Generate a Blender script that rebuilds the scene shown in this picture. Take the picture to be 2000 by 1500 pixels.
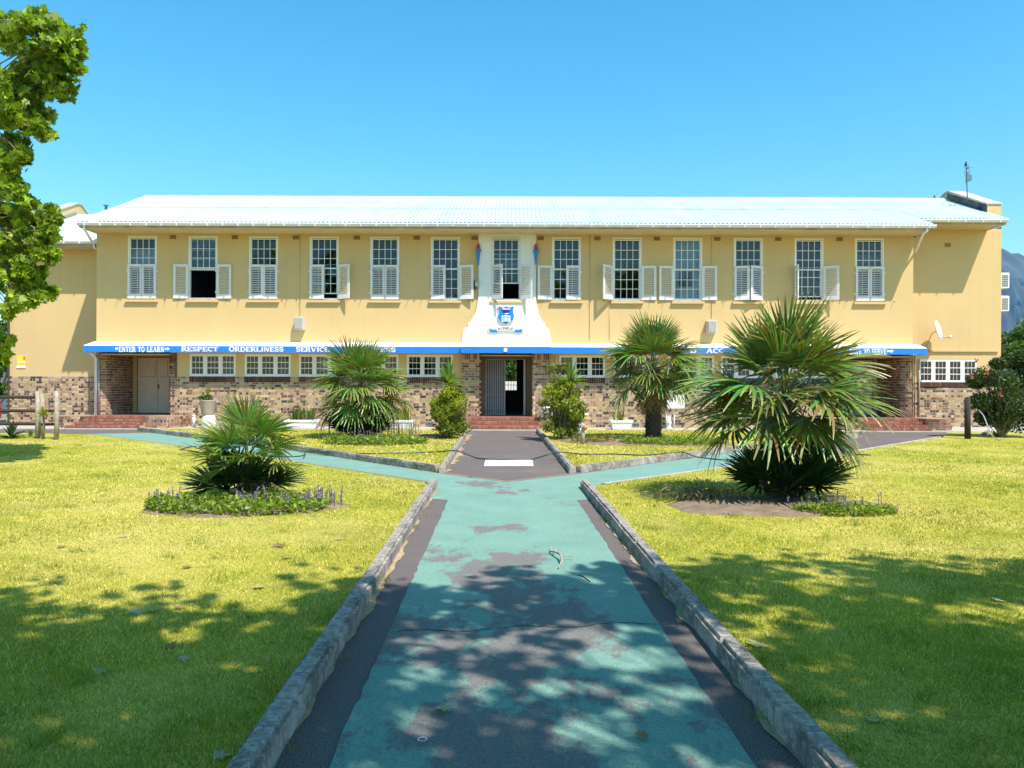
import bpy, bmesh, math, random
import numpy as np
from mathutils import Vector, Matrix, Euler, Quaternion, noise as mnoise
random.seed(7); rng = np.random.default_rng(7)
for o in list(bpy.data.objects): bpy.data.objects.remove(o)
S = bpy.context.scene
COL = S.collection
R = math.radians
# ---------------------------------------------------------------- camera
F, CH, ROLL = 1500.0, 1.6, 0.0033          # focal length in photo pixels, eye height, slight roll
cam = bpy.data.cameras.new('camera'); cam.lens = 27.0; cam.sensor_width = 36.0; cam.clip_end = 20000; cam.clip_start = 0.05
co = bpy.data.objects.new('camera', cam); COL.objects.link(co)
co.location = (0, 0, CH); co.rotation_euler = (math.pi/2, -ROLL, 0); S.camera = co
# ---------------------------------------------------------------- sky, sun, exposure
SUNV = Vector((-0.39, 0.50, -1.0)).normalized()
elev = math.asin(-SUNV.z); srot = math.atan2(-SUNV.x, -SUNV.y)
W = bpy.data.worlds.new('World'); S.world = W; W.use_nodes = True
nt = W.node_tree; bg = nt.nodes['Background']
sky = nt.nodes.new('ShaderNodeTexSky'); sky.sky_type = 'NISHITA'; sky.sun_disc = False
sky.sun_elevation = elev; sky.sun_rotation = srot
sky.air_density = 1.0; sky.dust_density = 0.6; sky.ozone_density = 1.3
hs = nt.nodes.new('ShaderNodeHueSaturation'); hs.inputs['Saturation'].default_value = 1.42; hs.inputs['Value'].default_value = 1.85; hs.inputs['Hue'].default_value = 0.474
nt.links.new(sky.outputs[0], hs.inputs['Color']); nt.links.new(hs.outputs[0], bg.inputs[0]); bg.inputs[1].default_value = 0.088
sl = bpy.data.lights.new('sun', 'SUN'); sl.energy = 5.0; sl.angle = R(0.53); sl.color = (1.0, 0.95, 0.87)
so = bpy.data.objects.new('sun', sl); COL.objects.link(so); so.rotation_euler = SUNV.to_track_quat('-Z', 'Y').to_euler(); so.location = (20, -20, 40)
S.view_settings.view_transform = 'Standard'; S.view_settings.look = 'None'
S.view_settings.exposure = 0.62; S.view_settings.gamma = 1.0
S.render.engine = 'CYCLES'; S.render.resolution_x = 1024; S.render.resolution_y = 768
S.cycles.max_bounces = 6; S.cycles.transparent_max_bounces = 12

# ---------------------------------------------------------------- helpers
def cor(px, py):
    return px + ROLL*(py-750), py - ROLL*(px-1000)
def at(px, py, d):                     # photo pixel + distance -> point
    x, y = cor(px, py); return Vector(((x-1000)*d/F, d, CH-(y-750)*d/F))
def gd(px, py, z=0.0):                 # photo pixel on the ground plane z
    x, y = cor(px, py); d = (CH-z)*F/(y-750); return Vector(((x-1000)*d/F, d, z))
def FX(px, d=28.0): return (px-1000)*d/F
def FZ(py, d=28.0): return CH-(py-750)*d/F

LOC = {}
def link(o, parent=None):
    COL.objects.link(o)
    if parent is not None: o.parent = parent
    return o
def tag(o, label=None, cat=None, group=None, kind=None):
    if label: o['label'] = label
    if cat: o['category'] = cat
    if group: o['group'] = group
    if kind: o['kind'] = kind
    return o
def thing(name, loc, label, cat, group=None, rz=0):
    o = bpy.data.objects.new(name, None); o.empty_display_size = 0.2; COL.objects.link(o)
    o.location = loc; o.rotation_euler = (0, 0, rz); LOC[o.name] = Vector(loc)
    return tag(o, label, cat, group)
def off(parent):
    while parent is not None and parent.parent is not None: parent = parent.parent
    return LOC.get(parent.name, Vector((0,0,0))) if parent is not None else Vector((0,0,0))

class MB:
    """collects shapes, then links them as ONE mesh object"""
    def __init__(s): s.v = []; s.f = []; s.c = []; s.smooth = []
    def add(s, vs, fs, col=None, smooth=False):
        b = len(s.v); s.v.extend([tuple(v) for v in vs]); s.f.extend([tuple(i+b for i in f) for f in fs])
        s.c.extend([col or (1,1,1)]*len(vs)); s.smooth.extend([smooth]*len(fs)); return s
    def quad(s, a, b, c, d, col=None): return s.add([a,b,c,d], [(0,1,2,3)], col)
    def box(s, x0, x1, y0, y1, z0, z1, col=None):
        return s.add([(x0,y0,z0),(x1,y0,z0),(x1,y1,z0),(x0,y1,z0),(x0,y0,z1),(x1,y0,z1),(x1,y1,z1),(x0,y1,z1)],
                     [(0,3,2,1),(4,5,6,7),(0,1,5,4),(1,2,6,5),(2,3,7,6),(3,0,4,7)], col)
    def obox(s, c, t, L, D, H, col=None):       # oriented box, centre c, horizontal tangent t
        t = Vector((t[0], t[1], 0)).normalized(); n = Vector((-t.y, t.x, 0)); c = Vector(c); vs = []
        for dz in (-H/2, H/2):
            for a, b in ((-1,-1),(1,-1),(1,1),(-1,1)): vs.append(c + t*(a*L/2) + n*(b*D/2) + Vector((0,0,dz)))
        return s.add(vs, [(0,3,2,1),(4,5,6,7),(0,1,5,4),(1,2,6,5),(2,3,7,6),(3,0,4,7)], col)
    def prism(s, pts, axis, a, b, col=None):    # polygon (2D) extruded along axis 'x','y','z'
        def P(p, h):
            return {'x': (h, p[0], p[1]), 'y': (p[0], h, p[1]), 'z': (p[0], p[1], h)}[axis]
        n = len(pts); vs = [P(p, a) for p in pts] + [P(p, b) for p in pts]
        fs = [tuple(range(n)), tuple(range(2*n-1, n-1, -1))] + [(i, i+n, (i+1)%n+n, (i+1)%n) for i in range(n)]
        return s.add(vs, fs, col)
    def tube(s, pts, rad, n=8, col=None, cap=True, smooth=True):
        pts = [Vector(p) for p in pts]; m = len(pts)
        rad = rad if hasattr(rad, '__len__') else [rad]*m
        vs = []; prev = None
        for i, p in enumerate(pts):
            d = (pts[min(i+1, m-1)] - pts[max(i-1, 0)]).normalized()
            if prev is None:
                up = Vector((0,0,1)) if abs(d.z) < 0.9 else Vector((1,0,0)); u = d.cross(up).normalized()
            else: u = (prev - d*prev.dot(d)).normalized()
            prev = u; w = d.cross(u)
            for k in range(n):
                a = 2*math.pi*k/n; vs.append(p + (u*math.cos(a)+w*math.sin(a))*rad[i])
        fs = [(i*n+k, i*n+(k+1)%n, (i+1)*n+(k+1)%n, (i+1)*n+k) for i in range(m-1) for k in range(n)]
        if cap: fs += [tuple(range(n-1,-1,-1)), tuple(range((m-1)*n, m*n))]
        return s.add(vs, fs, col, smooth)
    def lathe(s, prof, c=(0,0,0), n=16, col=None, smooth=True):
        vs = []; m = len(prof)
        for r, z in prof:
            for k in range(n):
                a = 2*math.pi*k/n; vs.append((c[0]+r*math.cos(a), c[1]+r*math.sin(a), c[2]+z))
        fs = [(i*n+k, i*n+(k+1)%n, (i+1)*n+(k+1)%n, (i+1)*n+k) for i in range(m-1) for k in range(n)]
        fs += [tuple(range(n-1,-1,-1)), tuple(range((m-1)*n, m*n))]
        return s.add(vs, fs, col, smooth)
    def mesh(s, name, mat, origin=(0,0,0)):
        me = bpy.data.meshes.new(name); O = origin
        me.from_pydata([(v[0]-O[0], v[1]-O[1], v[2]-O[2]) for v in s.v], [], s.f)
        me.polygons.foreach_set('use_smooth', s.smooth)
        if any(c != (1,1,1) for c in s.c):
            a = me.color_attributes.new('tint', 'FLOAT_COLOR', 'POINT')
            a.data.foreach_set('color', np.array([(c[0],c[1],c[2],1.0) for c in s.c], dtype=np.float32).ravel())
        if mat: me.materials.append(mat)
        me.update(); return me
    def build(s, name, mat, parent=None, loc=None, kind=None):
        if parent is not None: O = off(parent)
        else: O = Vector(loc) if loc is not None else Vector((0,0,0))
        o = bpy.data.objects.new(name, s.mesh(name, mat, O)); link(o, parent)
        if parent is None: o.location = O; LOC[o.name] = O
        if kind: o['kind'] = kind
        return o
def inst(me, name, parent, loc=(0,0,0), rz=0, rot=None):
    o = bpy.data.objects.new(name, me); link(o, parent); o.location = loc
    o.rotation_euler = rot if rot else (0,0,rz); return o
def bevel(o, w, seg=1):
    m = o.modifiers.new('bevel', 'BEVEL'); m.width = w; m.segments = seg; m.limit_method = 'ANGLE'; return o

# ---------------------------------------------------------------- materials
def newmat(name):
    m = bpy.data.materials.new(name); m.use_nodes = True
    return m, m.node_tree, m.node_tree.nodes['Principled BSDF']
def N(nt, t, **kw):
    n = nt.nodes.new('ShaderNode'+t)
    for k, v in kw.items(): setattr(n, k, v)
    return n
def noise(nt, scale, detail=4, rough=0.6, coord='Object', dist=0.0):
    tc = N(nt, 'TexCoord'); n = N(nt, 'TexNoise'); n.inputs['Scale'].default_value = scale
    n.inputs['Detail'].default_value = detail; n.inputs['Roughness'].default_value = rough; n.inputs['Distortion'].default_value = dist
    nt.links.new(tc.outputs[coord], n.inputs['Vector']); return n.outputs['Fac']
def ramp(nt, fac, stops, interp='LINEAR'):
    r = N(nt, 'ValToRGB'); r.color_ramp.interpolation = interp; cr = r.color_ramp
    while len(cr.elements) > 1: cr.elements.remove(cr.elements[-1])
    cr.elements[0].position = stops[0][0]; c = stops[0][1]; cr.elements[0].color = (*c, 1)
    for p, c in stops[1:]:
        e = cr.elements.new(p); e.color = (*c, 1)
    nt.links.new(fac, r.inputs[0]); return r.outputs[0]
def mixc(nt, fac, a, b, mode='MIX'):
    m = N(nt, 'Mix', data_type='RGBA', blend_type=mode)
    for sock, v in ((m.inputs[0], fac), (m.inputs[6], a), (m.inputs[7], b)):
        if isinstance(v, (int, float)): sock.default_value = v
        elif isinstance(v, (tuple, list)): sock.default_value = (*v, 1)
        else: nt.links.new(v, sock)
    return m.outputs[2]
def bump(nt, p, fac, strength=0.3, dist=0.01):
    b = N(nt, 'Bump'); b.inputs['Strength'].default_value = strength; b.inputs['Distance'].default_value = dist
    nt.links.new(fac, b.inputs['Height']); nt.links.new(b.outputs[0], p.inputs['Normal'])
def simple(name, col, rough=0.6, var=0.12, scale=3.0, bmp=0.0, bscale=60, metal=0.0, spec=0.5):
    m, nt, p = newmat(name); p.inputs['Roughness'].default_value = rough; p.inputs['Metallic'].default_value = metal
    p.inputs['Specular IOR Level'].default_value = spec
    f = noise(nt, scale); lo = tuple(max(0, c*(1-var)) for c in col); hi = tuple(min(1, c*(1+var)) for c in col)
    nt.links.new(ramp(nt, f, [(0.3, lo), (0.7, hi)]), p.inputs['Base Color'])
    if bmp: bump(nt, p, noise(nt, bscale, 3), bmp)
    return m
def tinted(name, rough=0.8, var=0.25, scale=8, bmp=0.0, bscale=60, transl=0.0, spec=0.3, mult=(1,1,1)):
    m, nt, p = newmat(name); p.inputs['Roughness'].default_value = rough; p.inputs['Specular IOR Level'].default_value = spec
    a = N(nt, 'Attribute', attribute_name='tint')
    c = mixc(nt, 1.0, a.outputs['Color'], mult, 'MULTIPLY')
    f = ramp(nt, noise(nt, scale), [(0.25, (1-var,)*3), (0.75, (1+var,)*3)])
    c = mixc(nt, 1.0, c, f, 'MULTIPLY'); nt.links.new(c, p.inputs['Base Color'])
    if bmp: bump(nt, p, noise(nt, bscale, 3), bmp)
    if transl:
        t = N(nt, 'BsdfTranslucent'); nt.links.new(mixc(nt, 1.0, c, (1.25, 1.3, 0.55), 'MULTIPLY'), t.inputs[0])
        mx = N(nt, 'MixShader'); mx.inputs[0].default_value = transl
        out = nt.nodes['Material Output']; nt.links.new(p.outputs[0], mx.inputs[1]); nt.links.new(t.outputs[0], mx.inputs[2]); nt.links.new(mx.outputs[0], out.inputs[0])
    return m
M = {}
def plaster(name, base):
    m, nt, p = newmat(name); p.inputs['Roughness'].default_value = 0.9; p.inputs['Specular IOR Level'].default_value = 0.15
    big = noise(nt, 0.35, 5, 0.65); fine = noise(nt, 30, 4)
    c = ramp(nt, big, [(0.3, tuple(x*0.93 for x in base)), (0.55, base), (0.75, tuple(min(1, x*1.06) for x in base))])
    c = mixc(nt, 0.12, c, ramp(nt, fine, [(0.35, (0.35,0.27,0.15)), (0.65, base)]))
    # faint run-off streaks below ledges: stretched noise
    tc = N(nt, 'TexCoord'); mp = N(nt, 'Mapping'); mp.inputs['Scale'].default_value = (2.2, 2.2, 0.12)
    nt.links.new(tc.outputs['Object'], mp.inputs[0]); st = N(nt, 'TexNoise'); st.inputs['Scale'].default_value = 2.0; st.inputs['Detail'].default_value = 6
    nt.links.new(mp.outputs[0], st.inputs['Vector'])
    c = mixc(nt, ramp(nt, st.outputs['Fac'], [(0.54, (0,0,0)), (0.80, (0.20,)*3)]), c, tuple(x*0.66 for x in base))
    nt.links.new(c, p.inputs['Base Color']); bump(nt, p, noise(nt, 90, 3), 0.35, 0.006); return m
M['plaster'] = plaster('plaster', (0.63, 0.445, 0.215))
M['plaster_white'] = plaster('white_plaster', (0.80, 0.80, 0.79))
M['cream'] = simple('cream_paint', (0.58, 0.45, 0.25), 0.7, 0.1, 2, 0.15)
M['white'] = simple('white_paint', (0.78, 0.77, 0.76), 0.45, 0.06, 4)
M['window_white'] = simple('window_paint', (0.80, 0.79, 0.78), 0.4, 0.05, 6)
M['shutter'] = simple('shutter_paint', (0.72, 0.69, 0.68), 0.5, 0.08, 5, 0.1)
M['blue'] = simple('blue_paint', (0.014, 0.19, 0.64), 0.45, 0.08, 3)
M['canopy_top'] = simple('canopy_top_paint', (0.78, 0.76, 0.73), 0.7, 0.08, 2, 0.15)
M['letter'] = simple('letter_paint', (0.80, 0.74, 0.62), 0.6, 0.05)
M['letter_white'] = simple('white_letter_paint', (0.85, 0.84, 0.82), 0.6, 0.03)
M['dark_metal'] = simple('dark_metal', (0.03, 0.03, 0.035), 0.45, 0.2)
M['grey_metal'] = simple('grey_metal', (0.35, 0.36, 0.38), 0.4, 0.15, 6, metal=0.4)
M['bluegrey'] = simple('mast_paint', (0.10, 0.16, 0.22), 0.5, 0.15)
M['vent'] = simple('vent_paint', (0.24, 0.16, 0.07), 0.8, 0.2, 20)
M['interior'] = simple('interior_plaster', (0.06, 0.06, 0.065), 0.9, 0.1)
M['curtain'] = simple('curtain_cloth', (0.62, 0.68, 0.72), 0.9, 0.1)
M['blue_cloth'] = simple('blue_cloth', (0.05, 0.08, 0.2), 0.9, 0.1)
M['door'] = simple('door_paint', (0.62, 0.50, 0.40), 0.6, 0.08, 4)
M['door_dark'] = simple('door_groove', (0.10, 0.075, 0.055), 0.8, 0.1)
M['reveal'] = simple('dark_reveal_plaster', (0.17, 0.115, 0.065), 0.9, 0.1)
M['gate'] = simple('gate_paint', (0.42, 0.42, 0.43), 0.5, 0.08)
M['mortar'] = simple('mortar', (0.54, 0.46, 0.36), 0.95, 0.1, 10, 0.2)
M['wood'] = simple('weathered_wood', (0.36, 0.29, 0.22), 0.9, 0.3, 9, 0.5, 40)
M['wood_dark'] = simple('dark_wood', (0.04, 0.026, 0.018), 0.9, 0.3, 9, 0.4)
M['concrete'] = simple('concrete', (0.40, 0.36, 0.31), 0.95, 0.2, 3, 0.3)
M['pot'] = simple('pot_paint', (0.74, 0.72, 0.70), 0.6, 0.12, 6, 0.15)
M['pot_taupe'] = simple('taupe_pot', (0.40, 0.33, 0.27), 0.7, 0.15, 6, 0.15)
M['hose'] = simple('hose_rubber', (0.015, 0.05, 0.035), 0.4, 0.1)
M['hose_grey'] = simple('grey_hose_rubber', (0.35, 0.36, 0.38), 0.4, 0.1)
M['red'] = simple('red_paint', (0.42, 0.03, 0.04), 0.5, 0.1)
M['yellow'] = simple('yellow_paint', (0.75, 0.55, 0.05), 0.5, 0.1)
M['bark'] = simple('bark', (0.20, 0.16, 0.11), 0.95, 0.4, 5, 0.8, 18)
M['palm_trunk'] = simple('palm_trunk_fibre', (0.055, 0.038, 0.026), 0.95, 0.5, 14, 0.9, 30)
M['soil'] = simple('soil', (0.20, 0.14, 0.09), 0.97, 0.35, 6, 0.9, 22)
M['dry'] = simple('dry_frond', (0.30, 0.21, 0.11), 0.9, 0.3, 8)
M['leaf'] = tinted('leaf', 0.45, 0.3, 3, transl=0.45, spec=0.4)
M['frond'] = tinted('palm_frond', 0.38, 0.22, 3, transl=0.20, spec=0.5)
M['brick'] = tinted('brick', 0.9, 0.18, 30, 0.4, 80)
M['flower'] = tinted('petal', 0.7, 0.1, 4, transl=0.3)
M['blade'] = tinted('grass_blade', 0.6, 0.2, 0.6, transl=0.32, spec=0.25, mult=(1.12,1.08,.98))
# brick objects take their colour from the object itself
m, nt, p = newmat('single_brick'); p.inputs['Roughness'].default_value = 0.9
oi = N(nt, 'ObjectInfo'); f = ramp(nt, noise(nt, 30), [(0.25, (0.82,)*3), (0.75, (1.18,)*3)])
nt.links.new(mixc(nt, 1.0, oi.outputs['Color'], f, 'MULTIPLY'), p.inputs['Base Color']); bump(nt, p, noise(nt, 80, 3), 0.4); M['brick_obj'] = m
# corrugated roof sheet
m, nt, p = newmat('roof_sheet'); p.inputs['Roughness'].default_value = 0.42; p.inputs['Metallic'].default_value = 0.0
c = ramp(nt, noise(nt, 0.5, 6, 0.7), [(0.3, (0.40,0.52,0.55)), (0.6, (0.47,0.59,0.62)), (0.8, (0.54,0.63,0.63))])
tc = N(nt, 'TexCoord'); mp = N(nt, 'Mapping'); mp.inputs['Scale'].default_value = (2.6, .22, .22); nt.links.new(tc.outputs['Object'], mp.inputs[0])
st = N(nt, 'TexNoise'); st.inputs['Scale'].default_value = 1.0; st.inputs['Detail'].default_value = 8; st.inputs['Roughness'].default_value = .7; nt.links.new(mp.outputs[0], st.inputs['Vector'])
c = mixc(nt, ramp(nt, st.outputs['Fac'], [(0.5, (0,0,0)), (0.72, (0.6,)*3)]), c, (0.30,0.33,0.32))
nt.links.new(c, p.inputs['Base Color']); M['roof'] = m
m = simple('shaded_parapet', (0.085, 0.09, 0.085), 0.95, 0.7, 3, 0.4); M['parapet_dark'] = m  # dark grey with the shade of the parapet's inner side put into it
# glass pane: partly see-through, reflecting at the glancing rate of glass
m, nt, p = newmat('glass'); nt.nodes.remove(p)
tr = N(nt, 'BsdfTransparent'); tr.inputs[0].default_value = (0.72, 0.78, 0.80, 1); gl = N(nt, 'BsdfGlossy'); gl.inputs['Roughness'].default_value = 0.03
gl.inputs['Color'].default_value = (1,1,1,1)
fr = N(nt, 'Fresnel'); fr.inputs[0].default_value = 1.42
mx = N(nt, 'MixShader'); nt.links.new(fr.outputs[0], mx.inputs[0]); nt.links.new(tr.outputs[0], mx.inputs[1]); nt.links.new(gl.outputs[0], mx.inputs[2])
nt.links.new(mx.outputs[0], nt.nodes['Material Output'].inputs[0]); M['glass'] = m
# asphalt
def asphalt(name, lo, hi, dust):
    m, nt, p = newmat(name); p.inputs['Roughness'].default_value = 0.9; p.inputs['Specular IOR Level'].default_value = 0.25
    c = ramp(nt, noise(nt, 1.1, 6, 0.7), [(0.3, lo), (0.7, hi)])
    g = noise(nt, 110, 3, 0.8)
    c = mixc(nt, 0.6, c, ramp(nt, g, [(0.38, tuple(x*0.25 for x in lo)), (0.52, hi), (0.66, tuple(x*2.4 for x in hi))]))
    c = mixc(nt, ramp(nt, noise(nt, 0.55, 5), [(0.55, (0,0,0)), (0.75, (0.5,)*3)]), c, dust)
    nt.links.new(c, p.inputs['Base Color']); bump(nt, p, g, 0.5, 0.006); return m
M['asphalt'] = asphalt('asphalt', (0.092,0.076,0.075), (0.145,0.119,0.113), (0.22,0.168,0.125))
# worn turquoise paint on the asphalt
m, nt, p = newmat('worn_green_paint'); p.inputs['Roughness'].default_value = 0.85; p.inputs['Specular IOR Level'].default_value = 0.25
g = noise(nt, 110, 3, 0.8)
paint = ramp(nt, noise(nt, 1.6, 6, 0.7), [(0.3, (0.12,0.235,0.185)), (0.55, (0.165,0.305,0.24)), (0.75, (0.21,0.345,0.28))])
paint = mixc(nt, 0.4, paint, ramp(nt, g, [(0.36, (0.05,0.07,0.065)), (0.5, (0.165,0.30,0.24)), (0.66, (0.33,0.47,0.41))]))
bare = mixc(nt, 0.4, (0.175,0.135,0.135), ramp(nt, g, [(0.38, (0.035,0.03,0.03)), (0.64, (0.30,0.24,0.22))]))
tc = N(nt, 'TexCoord'); mp = N(nt, 'Mapping'); mp.inputs['Scale'].default_value = (0.9, 0.55, 1); nt.links.new(tc.outputs['Object'], mp.inputs[0])
wn = N(nt, 'TexNoise'); wn.inputs['Scale'].default_value = 1.0; wn.inputs['Detail'].default_value = 12; wn.inputs['Roughness'].default_value = 0.72
nt.links.new(mp.outputs[0], wn.inputs['Vector'])
# wear is heaviest along the walked centre line
sx = N(nt, 'SeparateXYZ'); nt.links.new(tc.outputs['Object'], sx.inputs[0])
cx = N(nt, 'Math', operation='MULTIPLY_ADD'); nt.links.new(sx.outputs['Y'], cx.inputs[0]); cx.inputs[1].default_value = 0.012; nt.links.new(sx.outputs['X'], cx.inputs[2])
ab = N(nt, 'Math', operation='ABSOLUTE'); nt.links.new(cx.outputs[0], ab.inputs[0])
ys = N(nt, 'MapRange'); nt.links.new(sx.outputs['Y'], ys.inputs[0]); ys.inputs[1].default_value = 9; ys.inputs[2].default_value = 5; ys.inputs[3].default_value = 0.0; ys.inputs[4].default_value = 0.10
wsum = N(nt, 'Math', operation='MULTIPLY_ADD'); nt.links.new(ab.outputs[0], wsum.inputs[0]); wsum.inputs[1].default_value = -0.08; nt.links.new(wn.outputs['Fac'], wsum.inputs[2])
w2 = N(nt, 'Math', operation='ADD'); nt.links.new(wsum.outputs[0], w2.inputs[0]); nt.links.new(ys.outputs[0], w2.inputs[1])
wear = ramp(nt, w2.outputs[0], [(0.525, (0,0,0)), (0.565, (0.85,)*3)])
nt.links.new(mixc(nt, wear, paint, bare), p.inputs['Base Color']); bump(nt, p, g, 0.5, 0.006); M['green'] = m
m = simple('road_paint', (0.72, 0.70, 0.70), 0.7, 0.06, 8, 0.1); M['road_white'] = m
M['edge_dust'] = simple('sandy_edge', (0.36, 0.26, 0.15), 0.95, 0.25, 10, 0.4)
# lawn
def lawn_mat(name, stops, dry):
    m, nt, p = newmat(name); p.inputs['Roughness'].default_value = 0.9; p.inputs['Specular IOR Level'].default_value = 0.1
    c = ramp(nt, noise(nt, 0.9, 6, 0.7), stops)
    c = mixc(nt, ramp(nt, noise(nt, 0.33, 5, 0.6), [(0.45, (0,0,0)), (0.7, (0.75,)*3)]), c, dry)
    tc = N(nt, 'TexCoord'); mp = N(nt, 'Mapping'); mp.inputs['Scale'].default_value = (95, 60, 95); nt.links.new(tc.outputs['Object'], mp.inputs[0])
    fn = N(nt, 'TexNoise'); fn.inputs['Scale'].default_value = 1.0; fn.inputs['Detail'].default_value = 3; nt.links.new(mp.outputs[0], fn.inputs['Vector'])
    c = mixc(nt, 1.0, c, ramp(nt, fn.outputs['Fac'], [(0.3, (0.6,0.65,0.5)), (0.5, (1,1,1)), (0.72, (1.3,1.28,1.2))]), 'MULTIPLY')
    nt.links.new(c, p.inputs['Base Color']); bump(nt, p, fn.outputs['Fac'], 0.9, 0.02); return m
M['lawn'] = lawn_mat('lawn', [(0.3, (0.21,0.235,0.027)), (0.5, (0.36,0.345,0.045)), (0.7, (0.48,0.43,0.08))], (0.64,0.51,0.19))
M['ground'] = simple('bare_ground', (0.24, 0.21, 0.12), 0.95, 0.3, 0.3, 0.4, 10)
# kerb stone
m, nt, p = newmat('kerb_stone'); p.inputs['Roughness'].default_value = 0.95; p.inputs['Specular IOR Level'].default_value = 0.2
c = ramp(nt, noise(nt, 4, 8, 0.75), [(0.32, (0.085,0.075,0.066)), (0.48, (0.22,0.19,0.165)), (0.64, (0.44,0.38,0.33))])
c = mixc(nt, ramp(nt, noise(nt, 26, 5, 0.7), [(0.5, (0,0,0)), (0.6, (0.75,)*3)]), c, (0.46,0.41,0.36))
nt.links.new(c, p.inputs['Base Color']); bump(nt, p, noise(nt, 30, 6, 0.7), 0.8, 0.012); M['kerb'] = m
m = simple('mountain_rock', (0.045, 0.062, 0.05), 0.95, 0.5, 0.006, 0); M['mountain'] = m
# ================================================================ THE SETTING
def struct(name, mb, mat): return tag(mb.build(name, mat), kind='structure')
XL = lambda d: -0.93-0.0187*d          # inner faces of the path kerbs
XR = lambda d: 1.29-0.0187*d
b = MB(); b.quad((-3000,-300,-0.05),(3000,-300,-0.05),(3000,6000,-0.05),(-3000,6000,-0.05)); struct('ground', b, M['ground'])
b = MB(); b.quad((-24,-8,0),(24,-8,0),(24,30,0),(-24,30,0)); struct('asphalt_path', b, M['asphalt'])
b = MB(); b.box(-19.5, 19.5, 26.2, 31.0, -0.04, 0.03); ap = struct('concrete_apron', b, M['concrete'])
# edges of the diagonal walks (near side and far side), left and right
nearL = [(-1.30,12.2),(-4.2,15.2),(-7.4,18.3),(-14.0,24.4)]
farL = [(-1.20,13.7),(-4.75,17.8),(-12.4,25.4)]
nearR = [(1.42,12.0),(3.6,14.1),(7.1,17.1),(12.9,23.2)]
farR = [(1.05,13.7),(4.95,17.9),(10.4,23.2)]
def poly_slab(name, pts, z0, z1, mat, sub=None):
    b = MB(); b.prism(pts, 'z', z0, z1); return struct(name, b, mat)
LZ = 0.055
leftlawn = [(XL(-6)-0.13,-6),(XL(11.6)-0.13,11.6),(-1.36,12.05),(-4.28,15.1),(-7.5,18.2),(-12.6,22.9),(-14.5,23.4),(-40,23.4),(-40,-6)]
rightlawn = [(XR(-6)+0.13,-6),(40,-6),(40,25.5),(14.4,25.4),(12.95,23.05),(7.12,17.0),(3.62,14.0),(1.48,11.9),(XR(11.6)+0.13,11.6)]
triL = [(-1.33,13.95),(-1.52,25.9),(-12.2,25.9),(-12.2,25.55),(-4.85,17.98)]
triR = [(1.17,13.95),(4.9,18.02),(10.5,23.35),(10.9,25.9),(0.95,25.9)]
for pts in (leftlawn, rightlawn, triL, triR): poly_slab('lawn', pts, -0.03, LZ, M['lawn'])
# green painted surface: main band + both diagonal arms, one sheet over the asphalt
z = 0.004
b = MB(); rg = random.Random(5)
def rough(pts, step=.12, amp=.009):          # hand-painted edge: split the outline and shake it
    out = []
    for (x0,y0),(x1,y1) in zip(pts, pts[1:]+pts[:1]):
        l = math.hypot(x1-x0, y1-y0); n = max(1, int(l/step))
        for i in range(n): out.append((x0+(x1-x0)*i/n+rg.uniform(-amp,amp), y0+(y1-y0)*i/n+rg.uniform(-amp,amp)))
    return out
out = [(-0.70,-6),(1.10,-6),(1.02,3.2),(0.90,10.55),(1.08,10.62),(1.09,11.6),(1.40,11.95),(3.58,14.15),(7.05,17.15),(8.6,18.6),(7.3,20.0),(4.93,17.8),(1.12,13.62),(-0.08,12.5),
       (-1.22,13.62),(-4.72,17.7),(-11.6,24.6),(-13.2,23.8),(-7.35,18.35),(-4.17,15.25),(-1.28,12.15),(-1.14,11.6),(-1.12,10.66),(-0.87,10.55),(-0.76,3.2)]
out = rough(out); b.add([(x,y,z) for x,y in out], [tuple(range(len(out)))])
struct('green_painted_path', b, M['green'])
# sandy line where the green paint meets the entrance path
b = MB(); z = 0.008
for a, c in (((-1.16,13.60),(-0.08,12.52)),((-0.08,12.52),(1.06,13.60))):
    a = Vector((*a, z)); c = Vector((*c, z)); b.quad(a, c, c+Vector((0,0.07,0)), a+Vector((0,0.07,0)))
def sand(f, sgn, d0, d1, wmax, seed):      # drifted sand along a kerb foot, uneven in width
    r = random.Random(seed); n = int((d1-d0)*22); ph = [r.uniform(0,6.28) for _ in range(4)]; prev = None
    for i in range(n+1):
        d = d0+(d1-d0)*i/n; w = wmax*max(0.0, .25*math.sin(d*1.1+ph[0])+.2*math.sin(d*3.9+ph[1])+.2*math.sin(d*11+ph[2])+.35+r.uniform(-.1,.1))
        cur = ((f(d),d,z),(f(d)+sgn*w,d,z))
        if prev and (w > 0.004): b.quad(prev[0],prev[1],cur[1],cur[0])
        prev = cur
sand(XL, 1, -2, 11.5, .07, 1); sand(XR, -1, -2, 11.5, .08, 2); sand(XL, 1, 13.8, 24, .2, 3); sand(XR, -1, 13.8, 24, .08, 4)
struct('sandy_path_edge', b, M['edge_dust'])
b = MB(); p0, p1 = gd(945,911), gd(1042,911); p2, p3 = gd(1040,899), gd(948,899)
b.quad(*[(p.x,p.y,0.008) for p in (p0,p1,p2,p3)]); struct('white_painted_mark', b, M['road_white'])
# low dark edging beside the left walk, pale edging beside the right one
def edging(name, pts, w, h, mat):
    b = MB()
    for (x0,y0),(x1,y1) in zip(pts[:-1], pts[1:]):
        t = Vector((x1-x0,y1-y0,0)); b.obox(((x0+x1)/2,(y0+y1)/2,h/2-0.02), t, t.length+0.02, w, h+0.04)
    return struct(name, b, mat)
edging('soil_edging', [(x-0.03,y-0.03) for x,y in nearL[:3]]+[(-12.6,23.0)], 0.09, 0.045, M['soil'])
edging('concrete_edging', [(x+0.02,y-0.02) for x,y in nearR], 0.08, 0.06, M['concrete'])
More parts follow.
